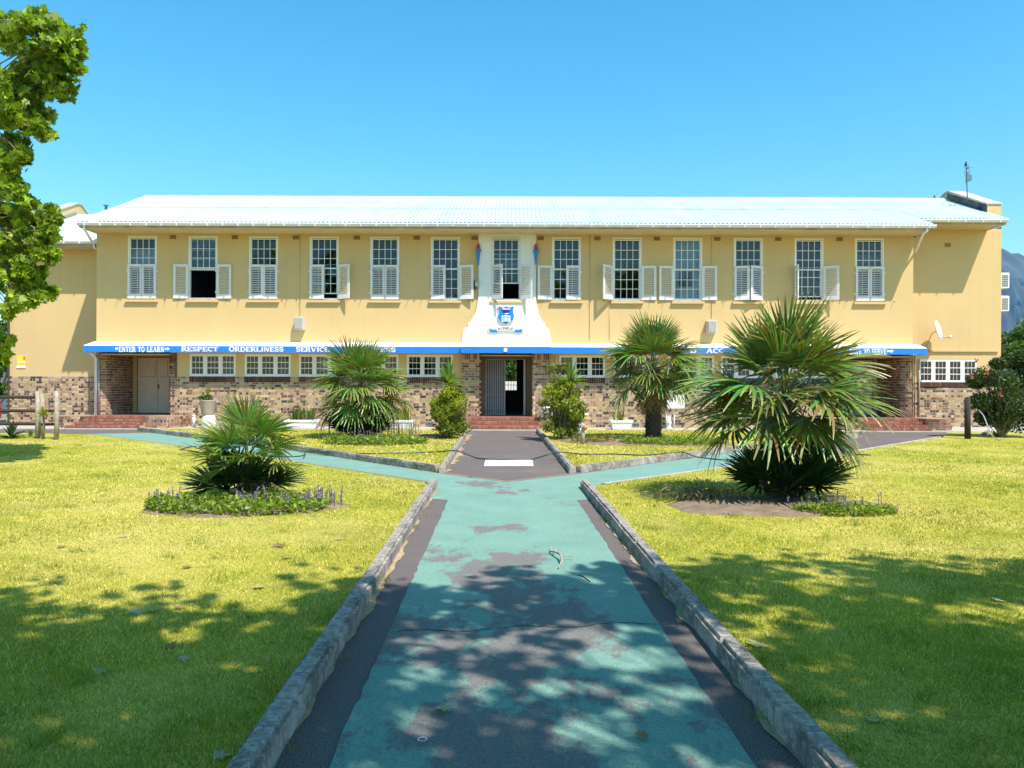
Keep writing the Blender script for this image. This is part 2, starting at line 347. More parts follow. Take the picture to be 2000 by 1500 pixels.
# crack across the near path
b = MB(); pts = []
for i in range(41):
    u = i/40; pts.append((-0.78+u*2.0+0.0, 4.93+0.24*u+0.03*math.sin(u*19)+random.uniform(-.015,.015), 0.0075))
for i in range(40):
    w = 0.002+0.004*random.random(); a, c = pts[i], pts[i+1]
    b.quad((a[0],a[1]-w,a[2]),(c[0],c[1]-w,c[2]),(c[0],c[1]+w,c[2]),(a[0],a[1]+w,a[2]))
struct('path_crack', b, simple('crack_dirt', (0.02,0.018,0.016), 0.95))

# kerbs: each stone its own piece
def kerb_mesh(L, w, h, seed):
    r = random.Random(seed); bm = bmesh.new(); bmesh.ops.create_cube(bm, size=1)
    for v in bm.verts: v.co = Vector((v.co.x*L, v.co.y*w, (v.co.z+0.5)*(h+0.05)-0.05))
    bmesh.ops.bevel(bm, geom=[e for e in bm.edges if all(v.co.z > 0 for v in e.verts)], offset=0.022, segments=2, affect='EDGES')
    es = [e for e in bm.edges if abs((e.verts[0].co-e.verts[1].co).x) > L*0.5]
    bmesh.ops.subdivide_edges(bm, edges=es, cuts=5)
    for v in bm.verts:
        if abs(v.co.x) < L*0.49 and v.co.z > 0.02: v.co += Vector((0, r.uniform(-.003,.003), r.uniform(-.004,.002)))
    me = bpy.data.meshes.new('kerb_stone'); bm.to_mesh(me); bm.free(); me.materials.append(M['kerb']); return me
KM = {}
def kerb_run(pts, L=0.92, w=0.12, h=0.13, seed=0):
    root = bpy.data.objects.new('kerb', None); COL.objects.link(root); root['kind'] = 'structure'; LOC[root.name] = Vector((0,0,0))
    r = random.Random(seed)
    for (x0,y0),(x1,y1) in zip(pts[:-1], pts[1:]):
        v = Vector((x1-x0,y1-y0)); n = max(1, round(v.length/L)); l = v.length/n
        for i in range(n):
            key = (round(l,2), w, h, i % 3)
            if key not in KM: KM[key] = kerb_mesh(l-0.012, w, h, i+int(l*100))
            c = Vector((x0,y0))+v*((i+0.5)/n)
            inst(KM[key], 'kerb_stone', root, (c.x, c.y, r.uniform(-.008,.004)), math.atan2(v.y, v.x)+r.uniform(-.006,.006)+(math.pi if r.random()<.5 else 0))
kerb_run([(XL(-2)-.06,-2),(XL(12.0)-.06,12.0)], seed=1)
kerb_run([(XR(-2)+.06,-2),(XR(11.9)+.06,11.9)], seed=2)
kerb_run([(XL(13.75)-.06,13.75),(XL(25.6)-.06,25.6)], seed=3)
kerb_run([(XR(13.75)+.06,13.75),(XR(25.6)+.06,25.6)], seed=4)
kerb_run([(-1.33,13.92),(-4.82,17.92),(-12.35,25.45)], L=1.1, h=0.13, seed=5)
kerb_run([(1.20,13.92),(4.97,18.0),(10.45,23.3)], L=1.1, h=0.13, seed=6)
kerb_run([(14.3,23.4),(15.6,25.2)], L=0.8, h=0.12, seed=8)

# mountain range far behind on the right
def mountain():
    nx, ny = 200, 60; b = MB(); vs = []; r = random.Random(3)
    ph = [r.uniform(0,6.28) for _ in range(12)]
    for j in range(ny):
        for i in range(nx):
            x = 1750+i*9.6; y = 2900+j*12.8; u = j/(ny-1)
            edge = min(1, max(0, (x-2120)/95))
            prof = 628*(.74+.26*edge*edge*(3-2*edge))*min(1,max(.1,(x-1740)/200))+14*math.sin(x*.03+ph[0])+9*math.sin(x*.081+ph[1])
            cliff = min(1, u*1.05)
            zz = prof*(0.62*cliff**1.0+0.38*(1/(1+math.exp(-(u-0.62)*26))))
            gully = 26*math.sin(x*.045+ph[2]+u*2)*math.sin(math.pi*min(1,u))+12*math.sin(x*.13+ph[3]+u*5)*math.sin(math.pi*u)
            fb = mnoise.fractal(Vector((x*.012, y*.006, zz*.004)), 0.7, 2.2, 6)
            gully = gully*.35+fb*46*math.sin(math.pi*min(1,u*.9+.05))
            vs.append((x, y+gully*1.2, max(-2, zz+gully*.55+fb*5)))
    b.add(vs, [(j*nx+i, j*nx+i+1, (j+1)*nx+i+1, (j+1)*nx+i) for j in range(ny-1) for i in range(nx-1)], smooth=False)
    struct('mountain', b, M['mountain'])
mountain()
# ================================================================ SCHOOL BUILDING
D = 28.0; DL = 29.33; DR = 29.0            # main front, left wing front, right wing front
X0, X1 = FX(188), FX(1783)                # ends of the main front
XC = (X0+X1)/2
XLW, XRW = -19.2, 18.46
BT = 1.84                                 # top of the brick dado
SB = thing('school_building', (XC, D, 0), 'long two-storey ochre school with brick base, louvred shutters and pale metal roof', 'building')
SBL = LOC[SB.name]
mir = lambda x: 2*XC-x
def panel(mb, x0, x1, z0, z1, y, openings, depth=0.18):
    xs = sorted({x0,x1,*[v for o in openings for v in o[:2] if x0<v<x1]}); zs = sorted({z0,z1,*[v for o in openings for v in o[2:] if z0<v<z1]})
    for a, c in zip(xs[:-1], xs[1:]):
        for e, g in zip(zs[:-1], zs[1:]):
            mx, mz = (a+c)/2, (e+g)/2
            if any(o[0]<mx<o[1] and o[2]<mz<o[3] for o in openings): continue
            mb.quad((a,y,e),(c,y,e),(c,y,g),(a,y,g))
    for ox0,ox1,oz0,oz1 in openings:
        e, g = max(oz0,z0), min(oz1,z1)
        if e >= g: continue
        Y = y+depth
        mb.quad((ox0,y,e),(ox0,y,g),(ox0,Y,g),(ox0,Y,e)); mb.quad((ox1,y,g),(ox1,y,e),(ox1,Y,e),(ox1,Y,g))
        if oz0 >= z0: mb.quad((ox0,y,e),(ox0,Y,e),(ox1,Y,e),(ox1,y,e))
        if oz1 <= z1: mb.quad((ox0,y,g),(ox1,y,g),(ox1,Y,g),(ox0,Y,g))
# openings
WCX = [277+118.4*i for i in range(13)]; WX = [FX(p) for p in WCX]; WW = 1.06; WZ0, WZ1 = 4.66, 6.95
up = [(x-WW/2, x+WW/2, WZ0, WZ1) for x in WX]
LWP = [415, 522.5, 628.5, 733, 839.5, 1137, 1243.5, 1350, 1453, 1560]; LW = [FX(p) for p in LWP]; LWW = 1.68; LZ0, LZ1 = BT, 2.66
lo = [(x-LWW/2, x+LWW/2, LZ0, LZ1) for x in LW]
PL0, PL1, FL = FX(193), FX(333), 0.42     # left porch opening, floor level
PR0, PR1 = mir(PL1), mir(PL0)
CE0, CE1 = FX(936), FX(1040)              # centre entrance opening
porch = [(PL0,PL1,FL-1,2.72),(PR0,PR1,FL-1,2.72),(CE0,CE1,FL-1,2.72)]
b = MB(); panel(b, X0, X1, BT, 7.07, D, up+lo+porch)
b.quad((X0,D,0),(X0,36,0),(X0,36,7.07),(X0,D,7.07)); b.quad((X1,D,0),(X1,D,7.5),(X1,36,7.5),(X1,36,0))
b.add([(X0,27.0,7.05),(X0,36.4,7.05),(X0,31.7,9.1)], [(0,1,2)])                   # gable above the left wing
b.build('plaster_wall', M['plaster'], SB)
b = MB(); panel(b, XLW, X0, BT, 6.8, DL, []); b.quad((XLW,DL,0),(XLW,DL,6.8),(XLW,36.5,6.8),(XLW,36.5,0)); b.build('plaster_wall', M['plaster'], SB)
RWX0, RWX1 = FX(1795,DR), FX(1909,DR); RZ0, RZ1 = FZ(748-3,DR), FZ(702-3,DR)
b = MB(); panel(b, X1, XRW, 1.72, 7.52, DR, [(RWX0,RWX1,RZ0,RZ1)])
b.quad((XRW,DR,0),(XRW,36,0),(XRW,36,7.6),(XRW,DR,7.6)); b.build('plaster_wall', M['plaster'], SB)
# interior: floors, ceilings, back wall with the rear hall window
hx0, hx1, hz0, hz1 = FX(987,36), FX(1009,36), FZ(762,36), FZ(702,36)
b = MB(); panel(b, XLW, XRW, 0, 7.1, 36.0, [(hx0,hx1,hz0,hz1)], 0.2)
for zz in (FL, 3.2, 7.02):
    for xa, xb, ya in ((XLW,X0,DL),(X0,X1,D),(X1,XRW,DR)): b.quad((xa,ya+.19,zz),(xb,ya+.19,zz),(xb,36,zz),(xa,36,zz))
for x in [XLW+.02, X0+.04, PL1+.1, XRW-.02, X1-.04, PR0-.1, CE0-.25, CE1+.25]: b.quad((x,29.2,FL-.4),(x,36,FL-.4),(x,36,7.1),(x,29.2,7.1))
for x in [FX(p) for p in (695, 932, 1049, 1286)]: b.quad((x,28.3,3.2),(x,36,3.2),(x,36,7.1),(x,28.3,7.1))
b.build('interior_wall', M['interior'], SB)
b = MB()
for i in range(1, 4): x = hx0+(hx1-hx0)*i/4; b.box(x-.012, x+.012, 35.95, 35.98, hz0, hz1)
for i in range(1, 6): zz = hz0+(hz1-hz0)*i/6; b.box(hx0, hx1, 35.94, 35.955, zz-.012, zz+.012)
b.build('window_grille', M['dark_metal'], SB)

# ---------------- brickwork
PAL = [((0.50,0.33,0.17),.26),((0.58,0.42,0.24),.22),((0.44,0.27,0.19),.16),((0.30,0.17,0.10),.15),((0.16,0.095,0.07),.13),((0.075,0.05,0.045),.08)]
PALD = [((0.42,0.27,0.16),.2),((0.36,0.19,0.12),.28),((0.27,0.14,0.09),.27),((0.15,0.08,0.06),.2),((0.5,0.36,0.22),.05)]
PALS = [((0.12,0.05,0.038),.5),((0.08,0.04,0.035),.3),((0.20,0.08,0.055),.2)]
PALR = [((0.36,0.13,0.085),.4),((0.28,0.095,0.065),.3),((0.42,0.17,0.11),.3)]
br = random.Random(11)
def pick(pal):
    u = br.random()*sum(w for _, w in pal)
    for c, w in pal:
        u -= w
        if u <= 0: break
    k = br.uniform(.7,.98); return tuple(x*k for x in c)
BRK = MB(); MOR = MB(); SINGLE = []
def flush():                              # one brick_wall part per stretch of wall, its bricks under it
    global BRK, MOR, SINGLE
    bw = MOR.build('brick_wall', M['mortar'], SB)
    if BRK.v: tag(BRK.build('brickwork', M['brick'], bw), kind='stuff')
    for head, c, a, col in SINGLE:
        o = inst(BM_H if head else BM_S, 'brick', bw, Vector(c)-SBL, a); o.color = (*col, 1)
    BRK, MOR, SINGLE = MB(), MB(), []
NSINGLE = 0
def unit_brick(L, H=0.082, Dp=0.03):
    b = MB(); c = 0.005
    b.add([(-L/2,Dp/2,-H/2),(L/2,Dp/2,-H/2),(L/2,Dp/2,H/2),(-L/2,Dp/2,H/2),(-L/2,-Dp/2+c,-H/2),(L/2,-Dp/2+c,-H/2),(L/2,-Dp/2+c,H/2),(-L/2,-Dp/2+c,H/2),
           (-L/2+c,-Dp/2,-H/2+c),(L/2-c,-Dp/2,-H/2+c),(L/2-c,-Dp/2,H/2-c),(-L/2+c,-Dp/2,H/2-c)],
          [(8,9,10,11),(4,5,9,8),(5,6,10,9),(6,7,11,10),(7,4,8,11),(0,1,5,4),(1,2,6,5),(2,3,7,6),(3,0,4,7)])
    return b.mesh('brick', M['brick_obj'])
BM_H, BM_S = unit_brick(0.097,.075), unit_brick(0.212,.075)
def brick_run(pts, z0, z1, pal, openings=(), single=False, course=0.094, ph=0, closed=True):
    """bricks laid in English bond along a polyline; outside is on the right of the direction of travel"""
    global NSINGLE
    P = [Vector((x,y)) for x, y in pts]; seg = [(P[i+1]-P[i]).length for i in range(len(P)-1)]; tot = sum(seg)
    cum = [0]
    for l in seg: cum.append(cum[-1]+l)
    def pos(s):
        for i in range(len(seg)):
            if s <= cum[i+1] or i == len(seg)-1:
                u = (s-cum[i])/seg[i]; t = (P[i+1]-P[i]).normalized(); return P[i]+t*(s-cum[i]), t
    n = max(1, round((z1-z0)/course)); h = (z1-z0)/n
    for k in range(n):
        z = z0+(k+.5)*h; head = (k+ph) % 2 == 0; L = 0.115 if head else 0.23; s = -L*(.5 if not head else .25)
        while s < tot:
            a, e = max(s, 0), min(s+L, tot); s += L
            if e-a < 0.03: continue
            mid = (a+e)/2
            if any(o[0] < mid < o[1] and o[2] < z < o[3] for o in openings): continue
            p, t = pos(mid); col = pick(pal); full = abs(e-a-L) < 1e-6; nrm = Vector((t.y, -t.x))
            pr = br.uniform(0.007, 0.012); c = p+nrm*(pr-0.015)
            if single and full and NSINGLE < 300:
                NSINGLE += 1; SINGLE.append((head, (c.x, c.y, z), math.atan2(t.y, t.x), col))
            else: BRK.obox((c.x, c.y, z), t, e-a-0.018, 0.03, h-0.020, col)
    for i in range(len(seg)):
        t = (P[i+1]-P[i]).normalized(); nrm = Vector((t.y,-t.x))
        ops = [(o[0]-cum[i], o[1]-cum[i], o[2], o[3]) for o in openings]
        xs = sorted({0, seg[i], *[v for o in ops for v in o[:2] if 0 < v < seg[i]]}); zs = sorted({z0, z1, *[v for o in ops for v in o[2:] if z0 < v < z1]})
        for a, e in zip(xs[:-1], xs[1:]):
            for f, g in zip(zs[:-1], zs[1:]):
                if any(o[0] < (a+e)/2 < o[1] and o[2] < (f+g)/2 < o[3] for o in ops): continue
                A, E = P[i]+t*a, P[i]+t*e; MOR.quad((A.x,A.y,f),(E.x,E.y,f),(E.x,E.y,g),(A.x,A.y,g))
def arc(cx, cy, r, a0, a1, n=7): return [(cx+r*math.cos(R(a0+(a1-a0)*i/n)), cy+r*math.sin(R(a0+(a1-a0)*i/n))) for i in range(n+1)]
# left porch: rounded corner turning into the side wall (singled out first, it shows largest)
rr = 0.36
def porch_walls(m):
    f = (lambda x: x) if not m else mir
    side = [(PL0-.11, D)] + arc(PL0-.11, D+rr, rr, -90, 0, 6)+[(PL0-.11+rr, 30.0)]
    pts = [(f(x), y) for x, y in side]
    if m: pts = pts[::-1]
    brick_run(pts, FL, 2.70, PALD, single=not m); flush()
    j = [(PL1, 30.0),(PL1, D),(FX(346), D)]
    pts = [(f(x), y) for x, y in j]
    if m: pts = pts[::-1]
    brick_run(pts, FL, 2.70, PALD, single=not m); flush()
porch_walls(False)
# centre pilasters
CPL, CPR = FX(903), FX(1073)
for run, a, e in (([(CPL,D),(CPL,D-.1),(CE0,D-.1),(CE0,D+.6)], CPL, CE0), ([(CE1,D+.6),(CE1,D-.1),(CPR,D-.1),(CPR,D)], CE1, CPR)):
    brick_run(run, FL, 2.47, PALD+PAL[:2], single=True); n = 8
    for i in range(n):                                                 # upright course under the canopy
        x = a+(e-a)*(i+.5)/n; BRK.box(x-.033, x+.033, D-.11, D-.08, 2.48, 2.70, pick([PAL[1],PALD[2],PALD[1]]))
    MOR.quad((a,D-.1,2.47),(e,D-.1,2.47),(e,D-.1,2.72),(a,D-.1,2.72)); flush()
porch_walls(True)
# dado of the main front
ops = [(PL0-.11-X0-.01, FX(346)-X0, -1, 3), (mir(FX(346))-X0, PR1+.11-X0+.01, -1, 3), (CPL-X0, CPR-X0, -1, 3)]
sill = [(x-LWW/2-X0-.0, x+LWW/2-X0+.0, 1.62, BT) for x in LW]
brick_run([(FX(346),D),(CPL,D)], 0.03, BT, PAL, [(a+X0-FX(346),e+X0-FX(346),f,g) for a,e,f,g in sill]); flush()
brick_run([(CPR,D),(mir(FX(346)),D)], 0.03, BT, PAL, [(a+X0-CPR,e+X0-CPR,f,g) for a,e,f,g in sill]); flush()
brick_run([(XLW,36),(XLW,DL),(X0,DL),(X0,D)], 0.0, BT, PAL); flush()
rs = (RWX0-X1, RWX1-X1, 1.5, 1.73)
rs = (rs[0]+DR-D, rs[1]+DR-D, rs[2], rs[3]); brick_run([(X1,D),(X1,DR),(XRW,DR),(XRW,36)], 0.0, 1.72, PAL, [rs]); flush()
# dark upright sill bricks under each ground-floor window
def sill_course(x0, x1, z0, z1, y):
    n = round((x1-x0)/0.082)
    for i in range(n):
        x = x0+(x1-x0)*(i+.5)/n; BRK.box(x-.035, x+.035, y-.045, y+.02, z0+.01, z1-.004, pick(PALS))
    MOR.box(x0, x1, y-.02, y+.02, z0, z1-.01); flush()
for x in LW: sill_course(x-LWW/2, x+LWW/2, 1.62, BT, D)
sill_course(RWX0, RWX1, 1.56, 1.73, DR)
# steps: courses of upright red bricks
STEP = MB(); STM = MB(); M['tread'] = simple('sunlit_tread', (0.50,0.33,0.25), .95, .15, 12, .3)  # tread and joint colour paled: sunlight on the red tread tops painted in
def step(x0, x1, y, z0, z1, depth):
    n = max(2, round((x1-x0)/0.078))
    for i in range(n):
        x = x0+(x1-x0)*(i+.5)/n; w = (x1-x0)/n
        STEP.box(x-w/2+.006, x+w/2-.006, y-.03, y+.11, z0+.034, z1+br.uniform(-.003,.003), pick(PALR))
    STM.box(x0, x1, y+.006, y+depth+.3, z0-.0, z1-.008)
def flight(xa, xb, yt, n, tread, flare=0.0, z=FL):
    rise = (z-0.02)/n
    for k in range(n):
        y = yt-(n-1-k)*tread-.02
        step(xa-flare*(n-1-k), xb, y, 0.02+k*rise, 0.02+(k+1)*rise, tread+.02 if k < n-1 else .12)
    global STEP, STM
    stp = STM.build('steps', M['tread'], SB); tag(STEP.build('step_bricks', M['brick'], stp), kind='stuff'); STEP, STM = MB(), MB()
flight(PL0+.02, FX(312), 27.4, 4, .30, .13); flight(mir(FX(312)), PR1-.02, 27.4, 4, .30, 0)
flight(FX(922), FX(1054), 27.2, 3, .32); 
M['red_floor'] = simple('red_floor', (0.24,0.10,0.07), .7, .15, 4, .2)
for xa, xb, ya, yb in ((PL0-.1, FX(346), 27.5, 30.2), (mir(FX(346)), PR1+.1, 27.5, 30.2), (CPL, CPR, 27.3, 29.4)):
    b = MB(); b.box(xa, xb, ya, yb, 0, FL-.004); b.build('porch_floor', M['red_floor'], SB)
# flank walls of the steps
def flank(pts, z, single=False):
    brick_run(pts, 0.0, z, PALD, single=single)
    MOR.add([(x,y,z) for x,y in pts], [tuple(range(len(pts)))])
    ring = list(pts)+[pts[0]]
    n = len(pts); c = Vector((sum(p[0] for p in pts)/n, sum(p[1] for p in pts)/n))
    BRK.add([(x,y,z-.01) for x,y in pts]+[(x,y,z+.006) for x,y in pts], [tuple(range(n,2*n))]+[(i,(i+1)%n,(i+1)%n+n,i+n) for i in range(n)], (0.33,0.2,0.14)); flush()
def flanks(m):
    f = (lambda x: x) if not m else mir
    A = [(PL0-.9, 28.4)]+arc(PL0-.45, 27.25, .55, 200, 300, 5)+[(PL0-.02, 26.95),(PL0+.02,28.0)]
    B = [(FX(312),28.0),(FX(312),26.9)]+arc(FX(345), 27.25, .5, -100, -10, 5)+[(FX(372),28.0)]
    for q in (A, B):
        pts = [(f(x), y) for x, y in q]
        if m: pts = pts[::-1]
        flank(pts, FL, single=not m)
flanks(False); flanks(True)
flank([(CPL,28),(CPL,26.9),(FX(922),26.9),(FX(922),28)], FL-.02); flank([(FX(1055),28),(FX(1055),26.9),(CPR,26.9),(CPR,28)], FL-.02)
# ---------------- roof
SLOPE = 0.415; YR = 31.7; YE = 26.78
def rz(y): return 7.22+SLOPE*(y-YE)
def corrugated(x0, x1, ye, yr, zf, period=0.15, amp=0.02):
    b = MB(); n = int((x1-x0)/period*4); vs = []; m = 2
    for i in range(n+1):
        x = x0+(x1-x0)*i/n; a = amp*math.sin(2*math.pi*(x-x0)/period)
        vs += [(x, ye, zf(ye)+a), (x, yr, zf(yr)+a)]
    b.add(vs, [(2*i, 2*i+2, 2*i+3, 2*i+1) for i in range(n)], smooth=True); return b
VX0, VX1 = FX(149,YE), FX(1828,YE)
lap = [(VX0, VX1, YE+.02, 29.5, 0.0), (VX0, VX1, 29.4, YR, .014)]
for a, e, y0, y1, dz in lap: corrugated(a, e, y0, y1, lambda y: rz(y)+dz).build('roof_sheet', M['roof'], SB)
corrugated(VX1, XRW-.5, YE+1.02, YR, lambda y: rz(y)).build('roof_sheet', M['roof'], SB)
b = MB(); b.quad((VX0,YR,rz(YR)),(XRW-.5,YR,rz(YR)),(XRW-.5,36.7,rz(YE)),(VX0,36.7,rz(YE))); b.build('roof_sheet', M['roof'], SB)
lz = lambda y: 6.88+SLOPE*(y-28.48)
corrugated(XLW+.3, X0+.0, 28.42, 33.4, lz).build('roof_sheet', M['roof'], SB)
b = MB(); b.quad((XLW+.3,33.4,lz(33.4)),(X0,33.4,lz(33.4)),(X0,38,lz(28.8)),(XLW+.3,38,lz(28.8))); b.build('roof_sheet', M['roof'], SB)
b = MB(); b.prism([(YR-.2,rz(YR-.2)+.02),(YR,rz(YR)+.075),(YR+.2,rz(YR-.2)+.02),(YR+.2,rz(YR-.2)-.01),(YR,rz(YR)+.03),(YR-.2,rz(YR-.2)-.01)], 'x', VX0, XRW-.5); b.build('ridge_cap', M['roof'], SB)
b = MB()                                                                   # verge board at the left gable
b.add([(VX0,YE,rz(YE)+.03),(VX0,YR,rz(YR)+.05),(VX0,YR,rz(YR)-.12),(VX0,YE,rz(YE)-.14),(VX0+.03,YE,rz(YE)+.03),(VX0+.03,YR,rz(YR)+.05),(VX0+.03,YR,rz(YR)-.12),(VX0+.03,YE,rz(YE)-.14)],
      [(0,1,2,3),(7,6,5,4),(0,4,5,1),(3,2,6,7)])
b.quad((VX0,YE,7.07),(X0,YE,7.07),(X0,YR,rz(YR)-.15),(VX0,YR,rz(YR)-.15)); b.build('verge_board', M['white'], SB)
M['coping'] = simple('coping_cement', (0.42,0.40,0.35), .95, .3, 4, .3)
def parapet(x0, x1, yf, yr, zb, zt, yb, outer):
    b = MB(); prof = [(yf,zb(yf)-.3),(yf,zt(yf)),(yr-.12,zt(yr)),(yr+.12,zt(yr)),(yb,zt(yf)),(yb,zb(yf)-.3)]
    b.prism(prof, 'x', x0, x1); o = b.build('parapet', M['plaster'], SB)
    b = MB(); t = .05
    b.prism([(yf-.03,zt(yf)),(yf-.03,zt(yf)+t),(yr-.12,zt(yr)+t),(yr+.12,zt(yr)+t),(yb+.03,zt(yf)+t),(yb+.03,zt(yf)),(yr+.12,zt(yr)),(yr-.12,zt(yr))], 'x', x0-.04, x1+.04)
    b.build('coping', M['coping'], o); return o
p_r = parapet(XRW-.52, XRW+.0, 29.02, YR, lambda y: rz(y), lambda y: rz(y)+.29, 35.0, 1)
b = MB(); xx = XRW-.527
b.add([(xx,29.04,rz(29.04)),(xx,YR,rz(YR)),(xx,YR,rz(YR)+.28),(xx,29.04,rz(29.04)+.28)], [(0,1,2,3)]); b.build('shaded_face', M['parapet_dark'], p_r)  # dark sheet painting shade on the side turned from the sun
parapet(XLW, XLW+.36, 29.0, 33.4, lambda y: lz(y), lambda y: lz(y)+.42, 37.0, -1)
b = MB()                                                                   # saw-tooth flashing at the left parapet
for i in range(34):
    y = 29.1+i*.12; b.add([(XLW+.368,y,lz(y)+.16),(XLW+.368,y+.12,lz(y+.12)+.16),(XLW+.42,y+.06,lz(y+.06)+.02)], [(0,1,2)])
b.build('flashing', M['grey_metal'], SB)
# eaves: soffit, fascia, gutter with brackets
def eaves(x0, x1, yw, ye, zs, zg, endl=True, endr=True):
    b = MB(); b.box(x0+.04, x1-.04, ye+.14, yw+.02, zs, zs+.03); b.build('soffit', M['cream'], SB)
    b = MB(); b.box(x0+.02, x1-.02, ye+.10, ye+.14, zs-.02, zg-.03)
    if endl: b.box(x0+.02, x0+.05, ye+.14, yw+.4, zs-.02, zg+.05)
    if endr: b.box(x1-.05, x1-.02, ye+.14, yw+.4, zs-.02, zg+.05)
    b.build('fascia', simple('fascia_paint', (0.36,0.31,0.25), .8, .3, 2), SB)
    prof = [(ye-.03,zg),(ye-.035,zg-.03),(ye-.015,zg-.07),(ye+.01,zg-.105),(ye+.095,zg-.105),(ye+.095,zg-.005),(ye+.085,zg-.005),(ye+.085,zg-.09),(ye+.015,zg-.09),(ye-.003,zg-.06),(ye-.02,zg-.03),(ye-.015,zg)]
    b = MB(); b.prism(prof, 'x', x0, x1); g = b.build('gutter', M['white'], SB)
    b = MB(); n = int((x1-x0)/.53)
    for i in range(n):
        x = x0+(x1-x0)*(i+.5)/n; b.box(x-.012, x+.012, ye-.045, ye+.09, zg-.115, zg+.004)
    tag(b.build('gutter_brackets', M['white'], g), kind='stuff')
eaves(VX0, VX1, D, YE, 7.05, 7.20)
eaves(VX1, FX(1968,27.8), DR, YE+1.0, 7.47, 7.62, False, True)
eaves(XLW+.0, X0, DL, 28.44, 6.66, 6.86, True, False)
# downpipes
def pipe(pts, r=.04, mat='white', name='downpipe'): b = MB(); b.tube(pts, r, 10); return b.build(name, M[mat], SB)
pipe([(VX0+.22,26.84,7.13),(VX0+.22,26.84,6.98),(X0-.06,27.9,6.62)])
pipe([(X0-.35,28.45,6.78),(X0-.35,28.48,6.6),(X0-.07,29.1,6.4),(X0-.07,29.1,0.03)])
pipe([(VX1-.30,26.84,7.13),(VX1-.30,26.84,6.98),(VX1-.36,26.95,6.93),(X1+.04,27.93,6.45)])
pipe([(X0+.0,27.6,2.69),(X0+.03,27.7,2.6),(X0+.04,27.9,2.5),(X0+.04,27.9,.42)], .05)
pipe([(X0+.14,27.92,2.69),(X0+.14,27.92,.42)], .03, 'grey_metal'); pipe([(FX(1785),27.95,2.7),(FX(1785),27.95,.4)], .022, 'vent'); pipe([(FX(1794,DR),28.95,2.6),(FX(1794,DR),28.95,.4)], .03, 'grey_metal')
pipe([(FX(1086),27.96,2.7),(FX(1086),27.96,1.35)], .02, 'white')
for px, z0, z1 in ((585.5,4.05,7.05),(1151,3.2,7.05),(1389,4.02,7.05),(1190,3.2,4.6)): pipe([(FX(px),27.985,z1),(FX(px),27.985,z0)], .009, 'cream', 'cable')
# air bricks
for px in (337,458,577,696,813,926,1055,1166,1282,1400,1519,1639):
    b = MB(); x = FX(px); b.box(x-.115, x+.115, D-.012, D+.02, FZ(469), FZ(461.5))
    for k in range(4): b.box(x-.1, x+.1, D-.02, D-.01, FZ(468.5)+k*.032+.008, FZ(468.5)+k*.032+.02)
    b.build('air_brick', M['vent'], SB)
x = FX(1850,DR); b = MB(); b.box(x-.11, x+.11, DR-.012, DR+.02, FZ(479.5,DR), FZ(472,DR)); b.build('air_brick', M['vent'], SB)
for px, py, w in ((840,828,.16),(1242,829,.14)):
    b = MB(); x = FX(px); b.box(x-w, x+w, D-.02, D+.02, FZ(py+4), FZ(py-4)); v = b.build('floor_vent', M['concrete'], SB)
    b = MB()
    for k in range(5): b.box(x-w*.85+k*w*.36, x-w*.85+k*w*.36+w*.25, D-.026, D-.018, FZ(py+3), FZ(py-3))
    b.build('grille', M['dark_metal'], v)
b = MB(); b.box(FX(1813,DR), FX(1949,DR), DR-.07, DR+.02, FZ(682,DR)-.04, FZ(682,DR)+.03); b.build('drip_ledge', M['plaster'], SB)

# ---------------- upper windows with louvred shutters
SHW, SHH = 0.535, 1.24
def frame_mesh(w, h):
    b = MB(); t = .055
    b.box(-w/2, -w/2+t, -.02, .10, 0, h); b.box(w/2-t, w/2, -.02, .10, 0, h)
    b.box(-w/2+t, w/2-t, -.02, .10, h-t, h); b.box(-w/2+t, w/2-t, -.03, .10, 0, t*.9)
    return b.mesh('window', M['window_white'])
UF = frame_mesh(WW, WZ1-WZ0)
SW, SHt = WW-.11, (WZ1-WZ0-.055*1.9)/2
def sash_mesh(nc, nr, w, h, st=.04, bar=.02, name='sash', y0=0.0, y1=.035, vb=None):
    vb = vb or bar
    b = MB(); b.box(-w/2, -w/2+st, y0, y1, 0, h); b.box(w/2-st, w/2, y0, y1, 0, h); b.box(-w/2+st, w/2-st, y0, y1, 0, st); b.box(-w/2+st, w/2-st, y0, y1, h-st*.8, h)
    gw, gh = w-2*st, h-1.8*st
    for i in range(1, nc): x = -gw/2+gw*i/nc; b.box(x-vb/2, x+vb/2, y0+.004, y1-.004, st, h-st*.8)
    for j in range(1, nr): zz = st+gh*j/nr; b.box(-gw/2, gw/2, y0+.007, y1-.007, zz-bar/2, zz+bar/2)
    return b.mesh(name, M['window_white']), gw/nc, gh/nr, gw, st
US, PW, PH, UGW, UST = sash_mesh(4, 3, SW, SHt)
def pane_mesh(w, h): b = MB(); b.box(-w/2, w/2, .0, .004, 0, h); return b.mesh('pane', M['glass'])
UP = pane_mesh(PW, PH)
def shutter_mesh(sgn):
    b = MB(); s = sgn; t = .036
    def bx(x0, x1, z0, z1): b.box(min(s*x0,s*x1), max(s*x0,s*x1), -t/2, t/2, z0, z1)
    bx(0, .085, 0, SHH); bx(SHW-.085, SHW, 0, SHH); bx(.085, SHW-.085, 0, .16); bx(.085, SHW-.085, SHH-.09, SHH)
    b.box(min(-s*.05,s*.05), max(-s*.05,s*.05), .004, .03, .2, .27); b.box(min(-s*.05,s*.05), max(-s*.05,s*.05), .004, .03, SHH-.27, SHH-.2)
    return b.mesh('shutter', M['shutter'])
SHM = {1: shutter_mesh(1), -1: shutter_mesh(-1)}
NS = 15; sp = (SHH-.25)/NS
b = MB(); w2 = (SHW-.17)/2; c, s_ = math.cos(R(38)), math.sin(R(38)); hh = .024; tt = .0045
